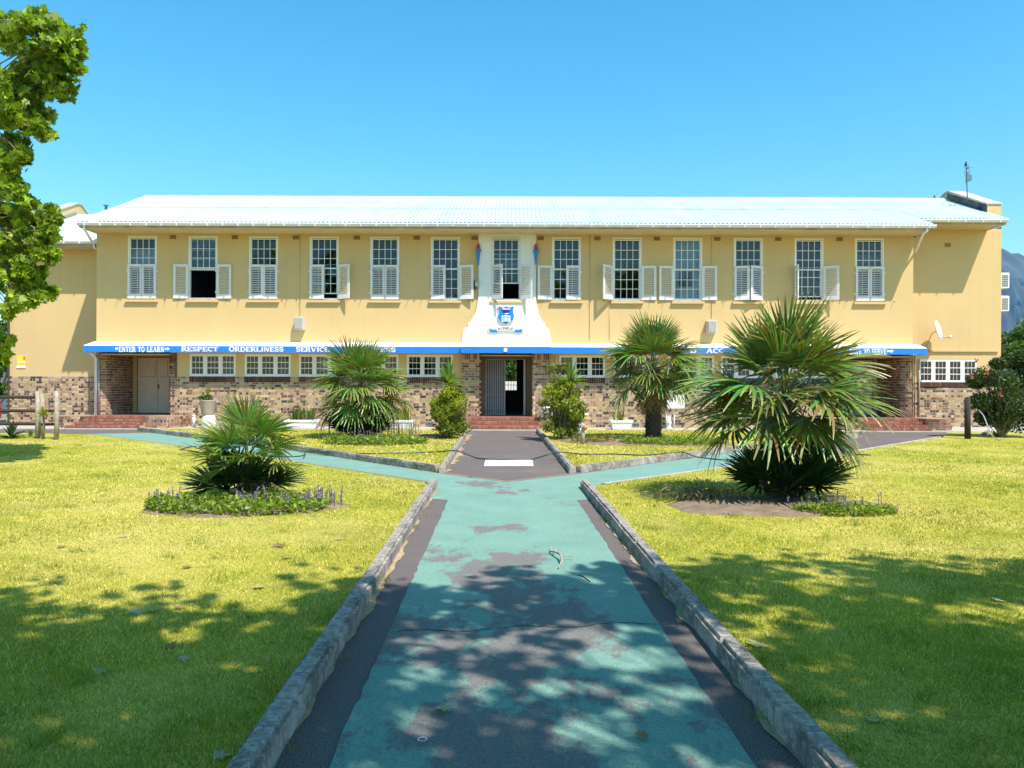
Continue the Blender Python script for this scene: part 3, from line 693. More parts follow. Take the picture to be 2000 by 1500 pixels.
b.add([(x, y*c-zz*s_*0, 0) for x,y,zz in ()], [])
vs = []
for x in (-w2, w2):
    for a, e in ((-hh,-tt),(hh,-tt),(hh,tt),(-hh,tt)): vs.append((x, a*c-e*s_, a*s_+e*c))
b.add(vs, [(0,1,2,3),(7,6,5,4),(0,4,5,1),(1,5,6,2),(2,6,7,3),(3,7,4,0)]); SLM = b.mesh('slat', M['shutter'])
def shutter(x, sgn, ang, z):
    o = inst(SHM[sgn], 'shutter', SB, Vector((x, D-.025, z))-SBL, -sgn*R(ang))
    for k in range(NS): inst(SLM, 'slat', o, (sgn*SHW/2, 0, .16+sp*(k+.5)))
b = MB(); b.box(-WW/2-.06, WW/2+.06, -.10, .04, -.115, -.035); SILL = b.mesh('sill', M['plaster'])
b = MB(); b.tube([(0,.0,0),(0,-.11,.0),(.012,-.13,-.03)], .008, 5); STAY = b.mesh('shutter_stay', M['dark_metal'])
ANG = [(0,0),(178,178),(3,0),(4,150),(0,0),(5,164),(42,142),(176,4),(138,178),(177,177),(16,22),(98,148),(0,0)]
RAISE = {1: 1.0, 3: .16, 6: .55, 11: .10}
for i, x in enumerate(WX):
    wo = inst(UF, 'window', SB, Vector((x, D+.03, WZ0))-SBL)
    inst(US, 'sash', wo, (0, .02, .05+SHt-.02)); lift = RAISE.get(i, 0)*SHt*.93
    inst(US, 'sash', wo, (0, .062, .05+lift))
    for half in (0, 1):
        for r_ in range(3):
            for c_ in range(4):
                px = -UGW/2+PW*(c_+.5); pz = UST+PH*r_
                if half == 1: inst(UP, 'pane', wo, (px, .035, .05+SHt-.02+pz))
                else: inst(UP, 'pane', wo, (px, .078, .05+lift+pz))
    inst(SILL, 'sill', wo, (0, -.03, 0)).data
    for sx in (-1, 1): inst(STAY, 'shutter_stay', wo, (sx*(WW/2+SHW*.62), -.03, -.02))
    for sx, a in ((1, ANG[i][0]), (-1, ANG[i][1])):
        shutter(x-sx*(WW/2-.01), sx, a, WZ0+.02)
def curtain(x, z0, z1, w, y, mat, n=14):
    b = MB(); vs = []
    for i in range(n+1):
        xx = x-w/2+w*i/n; yy = y+.02*math.sin(i*2.1); vs += [(xx,yy,z0),(xx,yy,z1)]
    b.add(vs, [(2*i,2*i+2,2*i+3,2*i+1) for i in range(n)], smooth=True); b.build('curtain', mat, SB)
curtain(WX[0], 5.7, 6.5, .95, D+.2, M['curtain']); curtain(WX[9]-.0, 4.7, 6.9, .96, D+.2, M['curtain']); curtain(WX[9]-.02, 5.2, 5.75, .5, D+.17, M['blue_cloth'])
curtain(WX[1], 5.75, 6.85, .9, D+.5, simple('grey_blind',(0.10,0.11,0.11),.9)); curtain(WX[12], 5.8, 6.4, .95, D+.25, simple('grey_blue_blind',(0.12,0.15,0.2),.9))
# ---------------- ground-floor windows
def lower_window(x, w, z0, z1, y, n, ajar=None):
    h = z1-z0; fk = ('lf', round(w,3), n)
    if fk not in KM:
        b = MB(); t = .05
        b.box(-w/2, -w/2+t, -.03, .1, 0, h); b.box(w/2-t, w/2, -.03, .1, 0, h); b.box(-w/2+t, w/2-t, -.03, .1, h-t, h); b.box(-w/2+t, w/2-t, -.05, .1, 0, t)
        for i in range(1, n): xx = -w/2+w*i/n; b.box(xx-.025, xx+.025, -.028, .095, t, h-t)
        KM[fk] = b.mesh('window', M['window_white'])
        cw = w/n-.06; KM[fk+('c',)] = sash_mesh(3, 3, cw, h-.1, .045, .024, 'casement', -.02, .03, .008); KM[fk+('p',)] = pane_mesh(cw-.1, h-.19)
    wo = inst(KM[fk], 'window', SB, Vector((x, y+.04, z0))-SBL)
    for i in range(n):
        cx_ = -w/2+w*(i+.5)/n; c_ = inst(KM[fk+('c',)][0], 'casement', wo, (cx_, 0, .05)); inst(KM[fk+('p',)], 'pane', wo, (cx_, .004, .10))
for i, x in enumerate(LW): lower_window(x, LWW, LZ0, LZ1, D, 3)
lower_window((RWX0+RWX1)/2, RWX1-RWX0, RZ0, RZ1, DR, 4)
for x in (LW[0]+.3, LW[1]+.5, LW[2]-.2): curtain(x, BT, 2.5, .5, D+.6, simple('pale_blue_blind',(0.25,0.32,0.4),.9), 6)

# ---------------- white gable front over the entrance
prof = []
def wp(px, py): return (FX(px, 27.94), FZ(py, 27.94))
left = [(934,456),(934,578),(931,600),(928,612),(921,624),(914,632),(914,638),(907,641),(904,648),(902,660),(902,676)]
right = [(1075,676),(1075,660),(1073,648),(1070,642),(1064,638),(1064,632),(1057,624),(1051,612),(1048,600),(1046,578),(1046,456)]
b = MB(); op = up[6]
for a, c in zip(left[:-1], left[1:]):
    pass
pts_l = [wp(*q) for q in left]; pts_r = [wp(*q) for q in right][::-1]
Yf = D-.055
xl_, xr_ = op[0], op[1]
for (a, c, e, g) in zip(pts_l[:-1], pts_l[1:], pts_r[:-1], pts_r[1:]):
    za, zc = a[1], c[1]
    zz = [za]+[v for v in (op[3], op[2]) if zc < v < za]+[zc]
    for z1_, z0_ in zip(zz[:-1], zz[1:]):
        u1, u0 = (za-z1_)/(za-zc) if za != zc else 0, (za-z0_)/(za-zc) if za != zc else 0
        L1, L0 = a[0]+(c[0]-a[0])*u1, a[0]+(c[0]-a[0])*u0; R1, R0 = e[0]+(g[0]-e[0])*u1, e[0]+(g[0]-e[0])*u0
        if op[2] < (z1_+z0_)/2 < op[3]:
            b.quad((L0,Yf,z0_),(xl_,Yf,z0_),(xl_,Yf,z1_),(L1,Yf,z1_)); b.quad((xr_,Yf,z0_),(R0,Yf,z0_),(R1,Yf,z1_),(xr_,Yf,z1_))
        else: b.quad((L0,Yf,z0_),(R0,Yf,z0_),(R1,Yf,z1_),(L1,Yf,z1_))
    b.quad((a[0],Yf,a[1]),(a[0],D+.01,a[1]),(c[0],D+.01,c[1]),(c[0],Yf,c[1])); b.quad((g[0],Yf,g[1]),(g[0],D+.01,g[1]),(e[0],D+.01,e[1]),(e[0],Yf,e[1]))
b.quad((xl_,Yf,op[2]),(xl_,Yf,op[3]),(xl_,D+.01,op[3]),(xl_,D+.01,op[2])); b.quad((xr_,Yf,op[3]),(xr_,Yf,op[2]),(xr_,D+.01,op[2]),(xr_,D+.01,op[3]))
wg = b.build('entrance_gable', M['plaster_white'], SB)
b = MB(); b.box(wp(900,668)[0], wp(1077,668)[0], D-.10, D-.05, FZ(671), FZ(667)); b.build('ledge', M['plaster_white'], wg)

# ---------------- canopy with the painted words
CZ0, CZ1, CZW = 2.70, 2.915, 3.10; CY = 27.36; CYC = 27.14
def canopy_piece(x0, x1, y, zw=CZW, endl=True, endr=True, r=0.0):
    b = MB(); b.prism([(y,CZ0),(y,CZ1),(y+.02,CZ1+.02),(D+.02,zw),(D+.02,CZ0+.05),(y+.04,CZ0+.05),(y+.04,CZ0)], 'x', x0, x1)
    o = b.build('canopy', M['canopy_top'], SB)
    b = MB(); b.box(x0-.006, x1+.006, y-.012, y+.01, CZ0-.008, CZ1+.004)
    if endl: b.box(x0-.012, x0+.004, y+.01, D-.01, CZ0-.008, CZ1+.004)
    if endr: b.box(x1-.004, x1+.012, y+.01, D-.01, CZ0-.008, CZ1+.004)
    b.build('canopy_fascia', M['blue'], o); return o
CX0, CX1 = FX(163, CY), FX(1810, CY); CM0, CM1 = FX(900, CYC), FX(1075, CYC)
cl = canopy_piece(CX0, CM0+.02, CY, endr=False); cr_ = canopy_piece(CM1-.02, CX1, CY, endl=False); cc = canopy_piece(CM0, CM1, CYC)
b = MB(); x = FX(987,CYC); b.box(x-.06, x+.06, CYC-.04, CYC-.01, FZ(687,CYC), FZ(680,CYC)); lmp = b.build('switch_box', M['white'], cc)
b = MB(); b.lathe([(.012,0),(.012,.008)], (0,0,0), 8); 
# stroke lettering with slab serifs
T, t_ = .25, .14
def arcp(cx, cz, rx, rz_, a0, a1, n=12): return [(cx+rx*math.cos(R(a0+(a1-a0)*i/n)), cz+rz_*math.sin(R(a0+(a1-a0)*i/n))) for i in range(n+1)]
def srf(*xs, z=(0,1)): return [([(x-.16, zz+(.035 if zz==0 else -.035)), (x+.16, zz+(.035 if zz==0 else -.035))], .07) for x in xs for zz in z]
G = {
 'A': (.95, [([(.13,0),(.47,1)],.14),([(.47,1),(.80,0)],T),([(.27,.33),(.66,.33)],t_)]+srf(.13,.80,z=(0,))),
 'C': (.82, [(arcp(.46,.5,.34,.45,45,315),T*.8),([(.72,.68),(.72,.98)],t_)]),
 'D': (.88, [([(.2,0),(.2,1)],T),([(.05,.96),(.4,.96)]+arcp(.4,.5,.36,.46,90,-90)+[(.05,.04)],t_*1.4)]),
 'E': (.80, [([(.2,0),(.2,1)],T),([(.05,.96),(.70,.96),(.70,.75)],t_),([(.05,.04),(.72,.04),(.72,.27)],t_),([(.2,.5),(.52,.5)],t_),([(.52,.38),(.52,.62)],t_)]),
 'I': (.46, [([(.23,0),(.23,1)],T)]+srf(.23)),
 'L': (.76, [([(.2,0),(.2,1)],T),([(.05,.04),(.68,.04),(.68,.3)],t_),([(.05,.96),(.38,.96)],t_)]),
 'M': (1.08, [([(.15,0),(.15,1)],.14),([(.15,1),(.53,.1)],T),([(.53,.1),(.9,1)],.14),([(.9,0),(.9,1)],T)]+srf(.15,.9)),
 'N': (.92, [([(.17,0),(.17,1)],.14),([(.17,1),(.73,0)],T),([(.73,0),(.73,1)],.14)]+srf(.17,z=(0,1))+srf(.73,z=(1,))),
 'O': (.90, [(arcp(.45,.5,.34,.45,0,360,20),T*.8)]),
 'P': (.80, [([(.2,0),(.2,1)],T),([(.05,.96),(.42,.96)]+arcp(.42,.73,.26,.23,90,-90)+[(.2,.5)],t_*1.3),([(.05,.04),(.38,.04)],t_)]),
 'R': (.90, [([(.2,0),(.2,1)],T),([(.05,.96),(.42,.96)]+arcp(.42,.73,.26,.23,90,-90)+[(.2,.5)],t_*1.3),([(.45,.5),(.76,0)],T*.85),([(.05,.04),(.38,.04)],t_),([(.68,.04),(.9,.04)],t_)]),
 'S': (.74, [(arcp(.37,.735,.24,.22,30,270,9)+arcp(.37,.265,.25,.22,90,-150,9),T*.75),([(.60,.7),(.60,.97)],t_),([(.13,.03),(.13,.3)],t_)]),
 'T': (.80, [([(.4,0),(.4,1)],T),([(.06,.74),(.06,.96),(.74,.96),(.74,.74)],t_)]+srf(.4,z=(0,))),
 'V': (.92, [([(.12,1),(.46,0)],T),([(.46,0),(.80,1)],.14)]+srf(.12,.80,z=(1,))),
 '1': (.5, [([(.28,0),(.28,1)],T),([(.1,.8),(.28,1)],t_),([(.08,.04),(.48,.04)],t_)]), '0': (.8, [(arcp(.4,.5,.28,.45,0,360,18),T)]),
 '4': (.8, [([(.55,0),(.55,1)],T),([(.55,1),(.1,.3),(.75,.3)],t_*1.3)]), '9': (.8, [(arcp(.4,.68,.25,.28,0,360,14),T*.9),([(.65,.68),(.6,.2),(.3,.03)],T*.9)]),
}
def strokes(mb, pts, w, f, th):                # one continuous ribbon per stroke
    closed = math.hypot(pts[0][0]-pts[-1][0], pts[0][1]-pts[-1][1]) < 1e-6
    P = [Vector(p) for p in (pts[:-1] if closed else pts)]; n = len(P); Lp, Rp = [], []
    for i in range(n):
        a = P[i-1] if (i or closed) else None; c = P[(i+1) % n] if (i < n-1 or closed) else None
        d0 = (P[i]-a).normalized() if a is not None else None; d1 = (c-P[i]).normalized() if c is not None else None
        if d0 is None: d0 = d1
        if d1 is None: d1 = d0
        n0, n1 = Vector((-d0.y,d0.x)), Vector((-d1.y,d1.x)); m = n0+n1
        m = m.normalized() if m.length > 1e-4 else n0; k = min(1.8, 1/max(.3, m.dot(n0)))
        Lp.append(P[i]+m*(w/2*k)); Rp.append(P[i]-m*(w/2*k))
    F_ = [f(*q) for q in Lp]+[f(*q) for q in Rp]; B_ = [(p[0],p[1]+th,p[2]) for p in F_]; N2 = 2*n; fs = []
    for i in range(n if closed else n-1):
        j2 = (i+1) % n; fs += [(i,j2,n+j2,n+i),(i,N2+i,N2+j2,j2),(n+i,n+j2,N2+n+j2,N2+n+i)]
    mb.add(F_+B_, fs)
def word(txt, px0, px1, z, h, y, mat, parent, big=True, fmap=None):
    adv = [(G[c][0] if c != ' ' else .5)*(1.0) for c in txt]; tot = sum(adv)
    xa, xb = FX(px0, y), FX(px1, y); sx = (xb-xa)/tot; cx = 0; mb = MB()
    for i, c in enumerate(txt):
        if c != ' ':
            hh_ = h*(1.12 if (i == 0 and big) else 1.0)
            f = lambda gx, gz, cx=cx, hh_=hh_: (xa+(cx+gx)*sx, y-.016-.0012*(i%3), z+gz*hh_)
            if fmap: f = lambda gx, gz, cx=cx: fmap((cx+gx)/tot, gz)
            for k, (pts, w) in enumerate(G[c][1]):
                strokes(mb, pts, w, (lambda gx, gz, f=f, k=k: (lambda p: (p[0], p[1]-.0006*k, p[2]))(f(gx, gz))), .003)
        cx += adv[i]
    return mb.build('lettering', mat, parent)
LZT = 2.728; LH = .155
word('ENTER TO LEARN', 232, 321, LZT-.03, .185, CY, M['letter'], cl, big=False)
word('RESPECT', 354, 426, LZT, LH, CY, M['letter'], cl); word('ORDERLINESS', 447, 554, LZT, LH, CY, M['letter'], cl); word('SERVICE', 578, 643, LZT, LH, CY, M['letter'], cl)
word('NESS', 729, 773, LZT, LH, CY, M['letter'], cl, big=False)
word('D', 1347, 1360, LZT, LH, CY, M['letter'], cr_, big=False); word('ACC', 1379, 1414, LZT, LH, CY, M['letter'], cr_)
word('LEAVE TO SERVE', 1653, 1731, LZT-.03, .185, CY, M['letter'], cr_, big=False)
def arrow(px0, px1, z, y, parent):
    x0, x1 = FX(px0,y), FX(px1,y); b = MB(); yy = y-.016
    b.prism([(x0,z-.03),(x1-.09,z-.03),(x1-.09,z-.065),(x1,z),(x1-.09,z+.065),(x1-.09,z+.03),(x0,z+.03)], 'y', yy, yy+.003); b.build('arrow', M['letter_white'], parent)
arrow(322, 332, 2.815, CY, cl); arrow(1732, 1745, 2.815, CY, cr_)
for px, pp in ((228, cl), (1649, cr_)):
    x = FX(px,CY); b = MB(); b.box(x-.045, x+.045, CY-.016, CY-.013, 2.775, 2.855); b.build('square_mark', M['letter_white'], pp)

# ---------------- doors
DY = 30.0
b = MB(); dx0, dx1 = PL0+.25, FX(333, DY); b.box(PL0-.2, PL1+.05, DY, DY+.1, FL, 2.75); b.build('porch_wall', M['plaster'], SB); b = MB(); b.box(mir(PL1)-.05, PR1+.2, DY, DY+.1, FL, 2.75); b.build('porch_wall', M['plaster'], SB)
b = MB(); b.box(PL0-.1, PL1+.3, D+.02, DY, 2.62, 2.66); b.box(PR0-.3, PR1+.1, D+.02, DY, 2.62, 2.66); b.box(CE0, CE1, D+.0, 29.1, 2.62, 2.66); b.build('porch_ceiling', M['cream'], SB)
def double_door(x0, x1, y, z0, z1):
    w = (x1-x0); split = x0+w*.63
    b = MB(); b.box(x0-.05, x1+.05, y-.04, y, z0, z1+.05); fr_ = b.build('door_frame', M['door_dark'], SB)
    for a, c in ((x0, split-.006), (split+.006, x1)):
        b = MB(); b.box(a, c, y-.07, y-.04, z0+.01, z1); d = b.build('door', M['door'], SB)
        b = MB(); zz = z0+(z1-z0)*.66
        b.box(a+.1, c-.06, y-.074, y-.069, zz-.012, zz); b.box(c-.075, c-.063, y-.074, y-.069, zz, z1-.08)
        b.build('groove', M['door_dark'], d)
    b = MB(); b.box(split+.03, split+.06, y-.12, y-.07, z0+.95, z0+1.12); b.build('door_handle', M['dark_metal'], d)
double_door(FX(271,DY), FX(332,DY), DY, FL, FZ(699+2,DY)); double_door(mir(FX(332,DY)), mir(FX(271,DY)), DY, FL, FZ(699+2,DY))
# main entrance: dark reveal, sliding gate, open doorway
ey = 29.0
b = MB(); gx0, gx1 = FX(948,ey), FX(1028,ey); zt = FZ(701,ey)
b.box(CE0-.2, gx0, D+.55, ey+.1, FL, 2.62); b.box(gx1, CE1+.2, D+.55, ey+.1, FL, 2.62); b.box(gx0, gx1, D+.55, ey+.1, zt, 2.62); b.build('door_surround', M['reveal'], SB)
b = MB(); gxm = FX(987,ey)
b.box(gx0, gx0+.035, ey-.06, ey-.03, FL, zt); b.box(gxm-.035, gxm, ey-.06, ey-.03, FL, zt); b.box(gx0, gxm, ey-.06, ey-.03, zt-.04, zt)
for zz in (FL+.03, FL+.25, FL+.75, FL+1.45): b.box(gx0, gxm, ey-.055, ey-.035, zz, zz+.025)
gate = b.build('security_gate', M['gate'], SB)
bar_b = MB(); bar_b.tube([(0,0,0),(0,0,zt-FL-.05)], .011, 6); bar = bar_b.mesh('bar', M['dark_metal'])
for i in range(1, 9): inst(bar, 'bar', gate, Vector((gx0+(gxm-gx0)*i/9, ey-.045, FL+.03))-SBL)
b = MB(); b.box(gx0+.02, gxm, ey, ey+.04, FL, zt); b.build('door', simple('pale_door', (0.40,0.40,0.41), .5, .05), SB)
b = MB(); b.box(gx1-.10, gx1-.06, ey-.0, ey+.75, FL, zt-.02); dd = b.build('door', M['white'], SB)
b = MB(); b.box(gx1-.055, gx1-.02, ey-.06, ey-.0, FL, zt); b.box(gxm, gx1-.02, ey-.05, ey-.01, zt-.03, zt); b.build('door_frame', M['gate'], SB)
b = MB(); b.box(gx1-.13, gx1-.05, ey+.05, ey+.1, FL+.95, FL+1.12); b.build('door_handle', M['dark_metal'], dd)
# ================================================================ THINGS ON THE WALLS
def crest():
    y = Yf_; t = thing('school_crest', (FX(988,y), y, FZ(631,y)), 'blue shield crest with open book above a ROSMEAD ribbon on white gable', 'crest')
    def P(px, py): return (FX(px,y), FZ(py,y))
    half = [(988,598.5),(992,600.5),(996,600.8),(1000,598.5),(1003.5,600.5),(1001.5,605),(1002,611),(1003.5,617),(1002,624),(997,629.5),(988,633)]
    out = half+[(2*988-a,b_) for a,b_ in half[-2:0:-1]]
    b = MB(); b.prism([P(988+(a-988)*1.1, 616+(b_-616)*1.07) for a,b_ in out], 'y', y-.05, y+.01); b.build('shield_rim', M['letter_white'], t)
    b = MB(); b.prism([P(*q) for q in out], 'y', y-.07, y-.045); sh = b.build('shield', simple('crest_blue',(0.015,0.20,0.62),.4), t)
    b = MB(); b.prism([P(*q) for q in ((979.5,617.5),(988,616.2),(996.5,617.5),(996.5,629),(988,627.6),(979.5,629))], 'y', y-.078, y-.065); bk = b.build('book', M['letter_white'], t)
    b = MB()
    for q in (((980.8,618.8),(987.3,617.8),(987.3,626.2),(980.8,627)),((988.7,617.8),(995.2,618.8),(995.2,627),(988.7,626.2))): b.prism([P(*r_) for r_ in q], 'y', y-.081, y-.07)
    b.build('page', simple('page_blue',(0.06,0.33,0.72),.5), bk)
    yy = y-.083
    for s_, a, e in (('1',981.5,983.4),('9',984,986.8),('4',989.4,992),('0',992.4,995)):
        word(s_, (a-1000)*y/yy+1000, (e-1000)*y/yy+1000, FZ(625.5,y), .075, yy+.012, M['letter_white'], t, big=False)
    b = MB(); b.prism([P(*q) for q in ((979,604.5),(997,604.5),(993,611),(990,613.5),(986,613.5),(982,610))], 'y', y-.08, y-.065); b.build('lamp_bowl', simple('crest_navy',(0.01,0.03,0.18),.4), t)
    b = MB(); b.prism([P(*q) for q in ((980,603.5),(996.5,603.5),(996,605.2),(981,605))], 'y', y-.084, y-.07); b.prism([P(*q) for q in ((985,612.6),(992,611.6),(992.5,613.4),(986,614.4))], 'y', y-.084, y-.07); b.build('lamp_rim', M['letter_white'], t)
    b = MB(); b.prism([P(*q) for q in ((979,601),(986,600.8),(987.5,603),(981,603.5))], 'y', y-.08, y-.065); b.build('flame', simple('crest_pink',(0.5,0.16,0.36),.5), t)
    b = MB(); b.prism([P(*q) for q in ((980.5,630),(995.5,630),(988,633))], 'y', y-.078, y-.06); b.build('shield_foot', M['dark_metal'], t)
    b = MB(); b.prism([P(*q) for q in ((990,631.5),(995,630),(997,629),(992,632.6))], 'y', y-.079, y-.06); b.build('foot_trim', M['yellow'], t)
    # ribbon
    def rib(pts, mat, nm, d0, d1):
        b = MB(); b.prism([P(*q) for q in pts], 'y', y-d1, y-d0); return b.build(nm, mat, t)
    rib([(955,642),(962,644),(970.5,643.5),(971,649),(963,649.5),(955,648)], M['blue'], 'ribbon', .0, .05)
    rib([(1020,642),(1013,644),(1004.5,643.5),(1004,649),(1012,649.5),(1020,648)], M['blue'], 'ribbon', .0, .05)
    rib([(953,641),(955.5,641.8),(955.5,648.2),(953,648.8)], M['yellow'], 'ribbon_end', .0, .052); rib([(1022,641),(1019.5,641.8),(1019.5,648.2),(1022,648.8)], M['yellow'], 'ribbon_end', .0, .052)
    mid = [(970+35*i/8, 639.3-1.8*math.sin(math.pi*i/8)) for i in range(9)]
    rib(mid+[(a,b_+7.4) for a,b_ in mid[::-1]], M['letter_white'], 'ribbon', .04, .07)
    def fm(u, g): q = 972.0+31*u; zpx = 645.3-1.8*math.sin(math.pi*u)-4.6*g; return (FX(q,y), y-.0745, FZ(zpx,y))
    word('ROSMEAD', 0, 1, 0, 1, y, simple('ribbon_letter',(0.16,0.07,0.06),.6), t, big=False, fmap=fm)
Yf_ = 27.945
crest()
def torch(px, side):
    x = FX(px,27.9); t = thing('torch_ornament', (x, 27.9, FZ(520,27.9)), 'blue cone torch with red flame on wall '+side, 'ornament')
    b = MB(); b.lathe([(.015,FZ(519)),(.05,FZ(503)),(.075,FZ(493)),(.105,FZ(489.5)),(.06,FZ(487.5))], (x,27.9,0), 10); b.build('torch_cone', M['blue'], t)
    b = MB(); b.lathe([(.06,FZ(488)),(.075,FZ(484)),(.04,FZ(479)),(.006,FZ(475))], (x,27.9,0), 10); b.build('torch_flame', simple('flame_red',(0.45,0.03,0.03),.5), t)
torch(933.5, 'beside the floodlight'); torch(1046, 'without a floodlight below')
t = thing('floodlight', (FX(931),27.9,FZ(560)), 'small dark floodlight on wall below a torch ornament', 'light')
b = MB(); x = FX(931.5); b.prism([(27.74,FZ(561)),(27.70,FZ(551)),(27.86,FZ(548)),(27.90,FZ(558))], 'x', x-.07, x+.07); b.build('lamp_housing', M['grey_metal'], t)
b = MB(); b.tube([(x-.05,27.86,FZ(556)),(x-.09,28.0,FZ(556))], .02, 6); b.box(x-.12, x-.05, 27.93, 28.0, FZ(566), FZ(548)); b.build('bracket', M['dark_metal'], t)
def speaker(px, py, flip, lab):
    x = FX(px,27.8); z = FZ(py,27.8); t = thing('wall_speaker', (x,27.98,z-.22), lab, 'speaker', 'wall speakers')
    w, h = .175, .225
    b = MB(); b.prism([(x-w,27.74),(x+w,27.70 if not flip else 27.74),(x+w,28.0),(x-w,28.0)], 'z', z-h, z+h); o = b.build('cabinet', simple('cabinet_grey',(0.50,0.48,0.45),.6), t); bevel(o, .015, 2)
    b = MB(); b.box(x-w+.03, x+w-.05, 27.695, 27.71, z-h+.04, z+h-.04); b.build('grille', simple('speaker_cloth',(0.38,0.35,0.33),.9,.3,40), t)
speaker(584, 633.5, False, 'grey box loudspeaker on ochre wall above the SERVICE lettering'); speaker(1390, 637, True, 'grey box loudspeaker on ochre wall above the ACC lettering')
# satellite dish
def dish():
    c = at(1832, 645, 28.5); t = thing('satellite_dish', (c.x-.2, 28.99, c.z-.6), 'white satellite dish on bent bracket above canopy end', 'dish')
    b = MB(); n = 20; vs = []; ax = Vector((0.78,-0.72,0.28)).normalized(); u = ax.cross(Vector((0,0,1))).normalized(); v = u.cross(ax)
    for j in range(5):
        r_ = .36*j/4
        for k in range(n):
            a = 2*math.pi*k/n; vs.append(c+u*(r_*.92*math.cos(a))+v*(r_*1.0*math.sin(a))+ax*(.09*(j/4)**2-.05))
    fs = [(j*n+k, j*n+(k+1)%n, (j+1)*n+(k+1)%n, (j+1)*n+k) for j in range(4) for k in range(n)]
    b.add(vs, fs, smooth=True); o = b.build('reflector', M['white'], t); m = o.modifiers.new('s','SOLIDIFY'); m.thickness = .012
    b = MB(); e = at(1855.5,658,28.2); b.tube([c-v*.3+ax*.02, c-v*.36+ax*.2, e], .012, 6); b.tube([c+u*.2-v*.28, e], .008, 5); b.build('feed_arm', M['grey_metal'], t)
    b = MB(); b.tube([e+Vector((-.03,0,-.04)), e+Vector((.03,-.02,.05))], .035, 8); b.build('receiver', M['pot'], t)
    b = MB(); q = at(1809,677,28.95); b.tube([c-ax*.05, c-ax*.12+Vector((-.08,.05,-.1)), at(1816,661,28.6), q], .016, 6); b.build('bracket', M['grey_metal'], t)
dish()
# antenna mast with equipment, birds
def antenna():
    base = at(1889.5,383,30); t = thing('antenna_mast', base, 'thin antenna mast with grey boxes on the right gable parapet', 'antenna')
    d = 30
    b = MB(); b.tube([base+Vector((0,0,-.15)), at(1887.5,332,d), at(1886.5,322,d)], .02, 8); b.build('mast', M['bluegrey'], t)
    for px, py, w, h in ((1887.5,346,.05,.2),(1892,347.5,.065,.13)):
        c = at(px,py,d); b = MB(); b.box(c.x-w, c.x+w, d-.12, d-.02, c.z-h, c.z+h); bevel(b.build('radio_box', M['bluegrey'], t), .02, 2)
    b = MB(); c = at(1890,328,d); b.box(c.x-.04, c.x+.04, d-.05, d+.03, c.z-.04, c.z+.04)
    for e in ((1893,320),(1901,327),(1895,336)): b.tube([c, at(*e,d)], .008, 5)
    b.build('aerial', M['bluegrey'], t)
    b = MB(); b.tube([at(1886,328,d),at(1883,338,d),at(1887,347,d),at(1884.5,355,d),at(1889,363,d)], .006, 5); b.build('cable', M['dark_metal'], t)
antenna()
def bird(px, py, d, s, lab):
    c = at(px,py,d); t = MB(); prof = [(.005,-.12),(.05,-.10),(.085,-.03),(.08,.04),(.05,.09),(.045,.12),(.05,.15),(.03,.18),(.004,.195)]
    t.lathe([(r_*s, z_*s) for r_, z_ in prof], (c.x,c.y,c.z), 9)
    t.add([(c.x+.03*s,c.y-.03,c.z+.16*s),(c.x+.03*s,c.y+.03,c.z+.16*s),(c.x+.11*s,c.y,c.z+.15*s),(c.x+.03*s,c.y,c.z+.13*s)], [(0,1,2),(0,2,3),(1,3,2),(0,3,1)])
    t.add([(c.x-.05*s,c.y-.03,c.z-.05*s),(c.x-.05*s,c.y+.03,c.z-.05*s),(c.x-.16*s,c.y,c.z-.22*s)], [(0,1,2)])
    t.tube([(c.x+.02*s,c.y,c.z-.1*s),(c.x+.02*s,c.y,c.z-.2*s)], .012*s, 5)
    o = t.build('bird', M['dark_metal'], loc=(c.x,c.y,c.z-.2*s)); tag(o, lab, 'bird', 'perched birds')
bird(1886.5, 321.5, 30, .62, 'small dark bird perched on top of the antenna mast'); bird(1825, 385.5, 31.8, .5, 'small dark bird perched on the roof ridge')
b = MB(); c = at(207,407,31); b.lathe([(.05,-.15),(.05,.1),(.1,.1),(.1,.14)], tuple(c), 10); tag(b.build('roof_vent', M['bluegrey'], loc=tuple(c)), 'small capped blue vent pipe on the metal roof', 'vent pipe')
# air conditioners on the end wall
for px, py, lab in ((1960,548,'upper white air conditioner on the end wall'),(1960,593,'lower white air conditioner on the end wall')):
    c = at(px,py,29.1); x = XRW; t = thing('air_conditioner', (x, 29.4, c.z-.3), lab, 'air conditioner', 'air conditioners')
    b = MB(); b.box(x-.02, x+.34, 29.04, 29.8, c.z-.29, c.z+.29); bevel(b.build('casing', M['white'], t), .02, 2)
    for i in range(6):
        b = MB(); b.box(x+.05, x+.29, 29.028, 29.045, c.z-.22+i*.075, c.z-.22+i*.075+.035); b.build('grille', M['dark_metal'], t)
# poster on the left wing
x0, x1 = FX(33,DL), FX(50,DL); t = thing('poster', (x0,DL,FZ(720,DL)), 'yellow poster with white strip on the ochre left wing wall', 'poster')
b = MB(); b.box(x0, x1, DL-.02, DL+.005, FZ(722,DL), FZ(698,DL)); b.build('board', M['yellow'], t)
b = MB(); b.box(x0, x1, DL-.026, DL-.018, FZ(722,DL), FZ(718,DL)); b.build('white_strip', M['white'], t)
b = MB(); b.box(x1-.08, x1, DL-.025, DL-.018, FZ(706,DL), FZ(699,DL)); b.build('red_patch', simple('poster_red',(0.5,0.18,0.05),.6), t)
b = MB(); b.box(x0+.04, x1-.02, DL-.027, DL-.018, FZ(712,DL), FZ(709,DL)); b.build('pale_patch', simple('poster_pale',(0.8,0.7,0.35),.6), t)
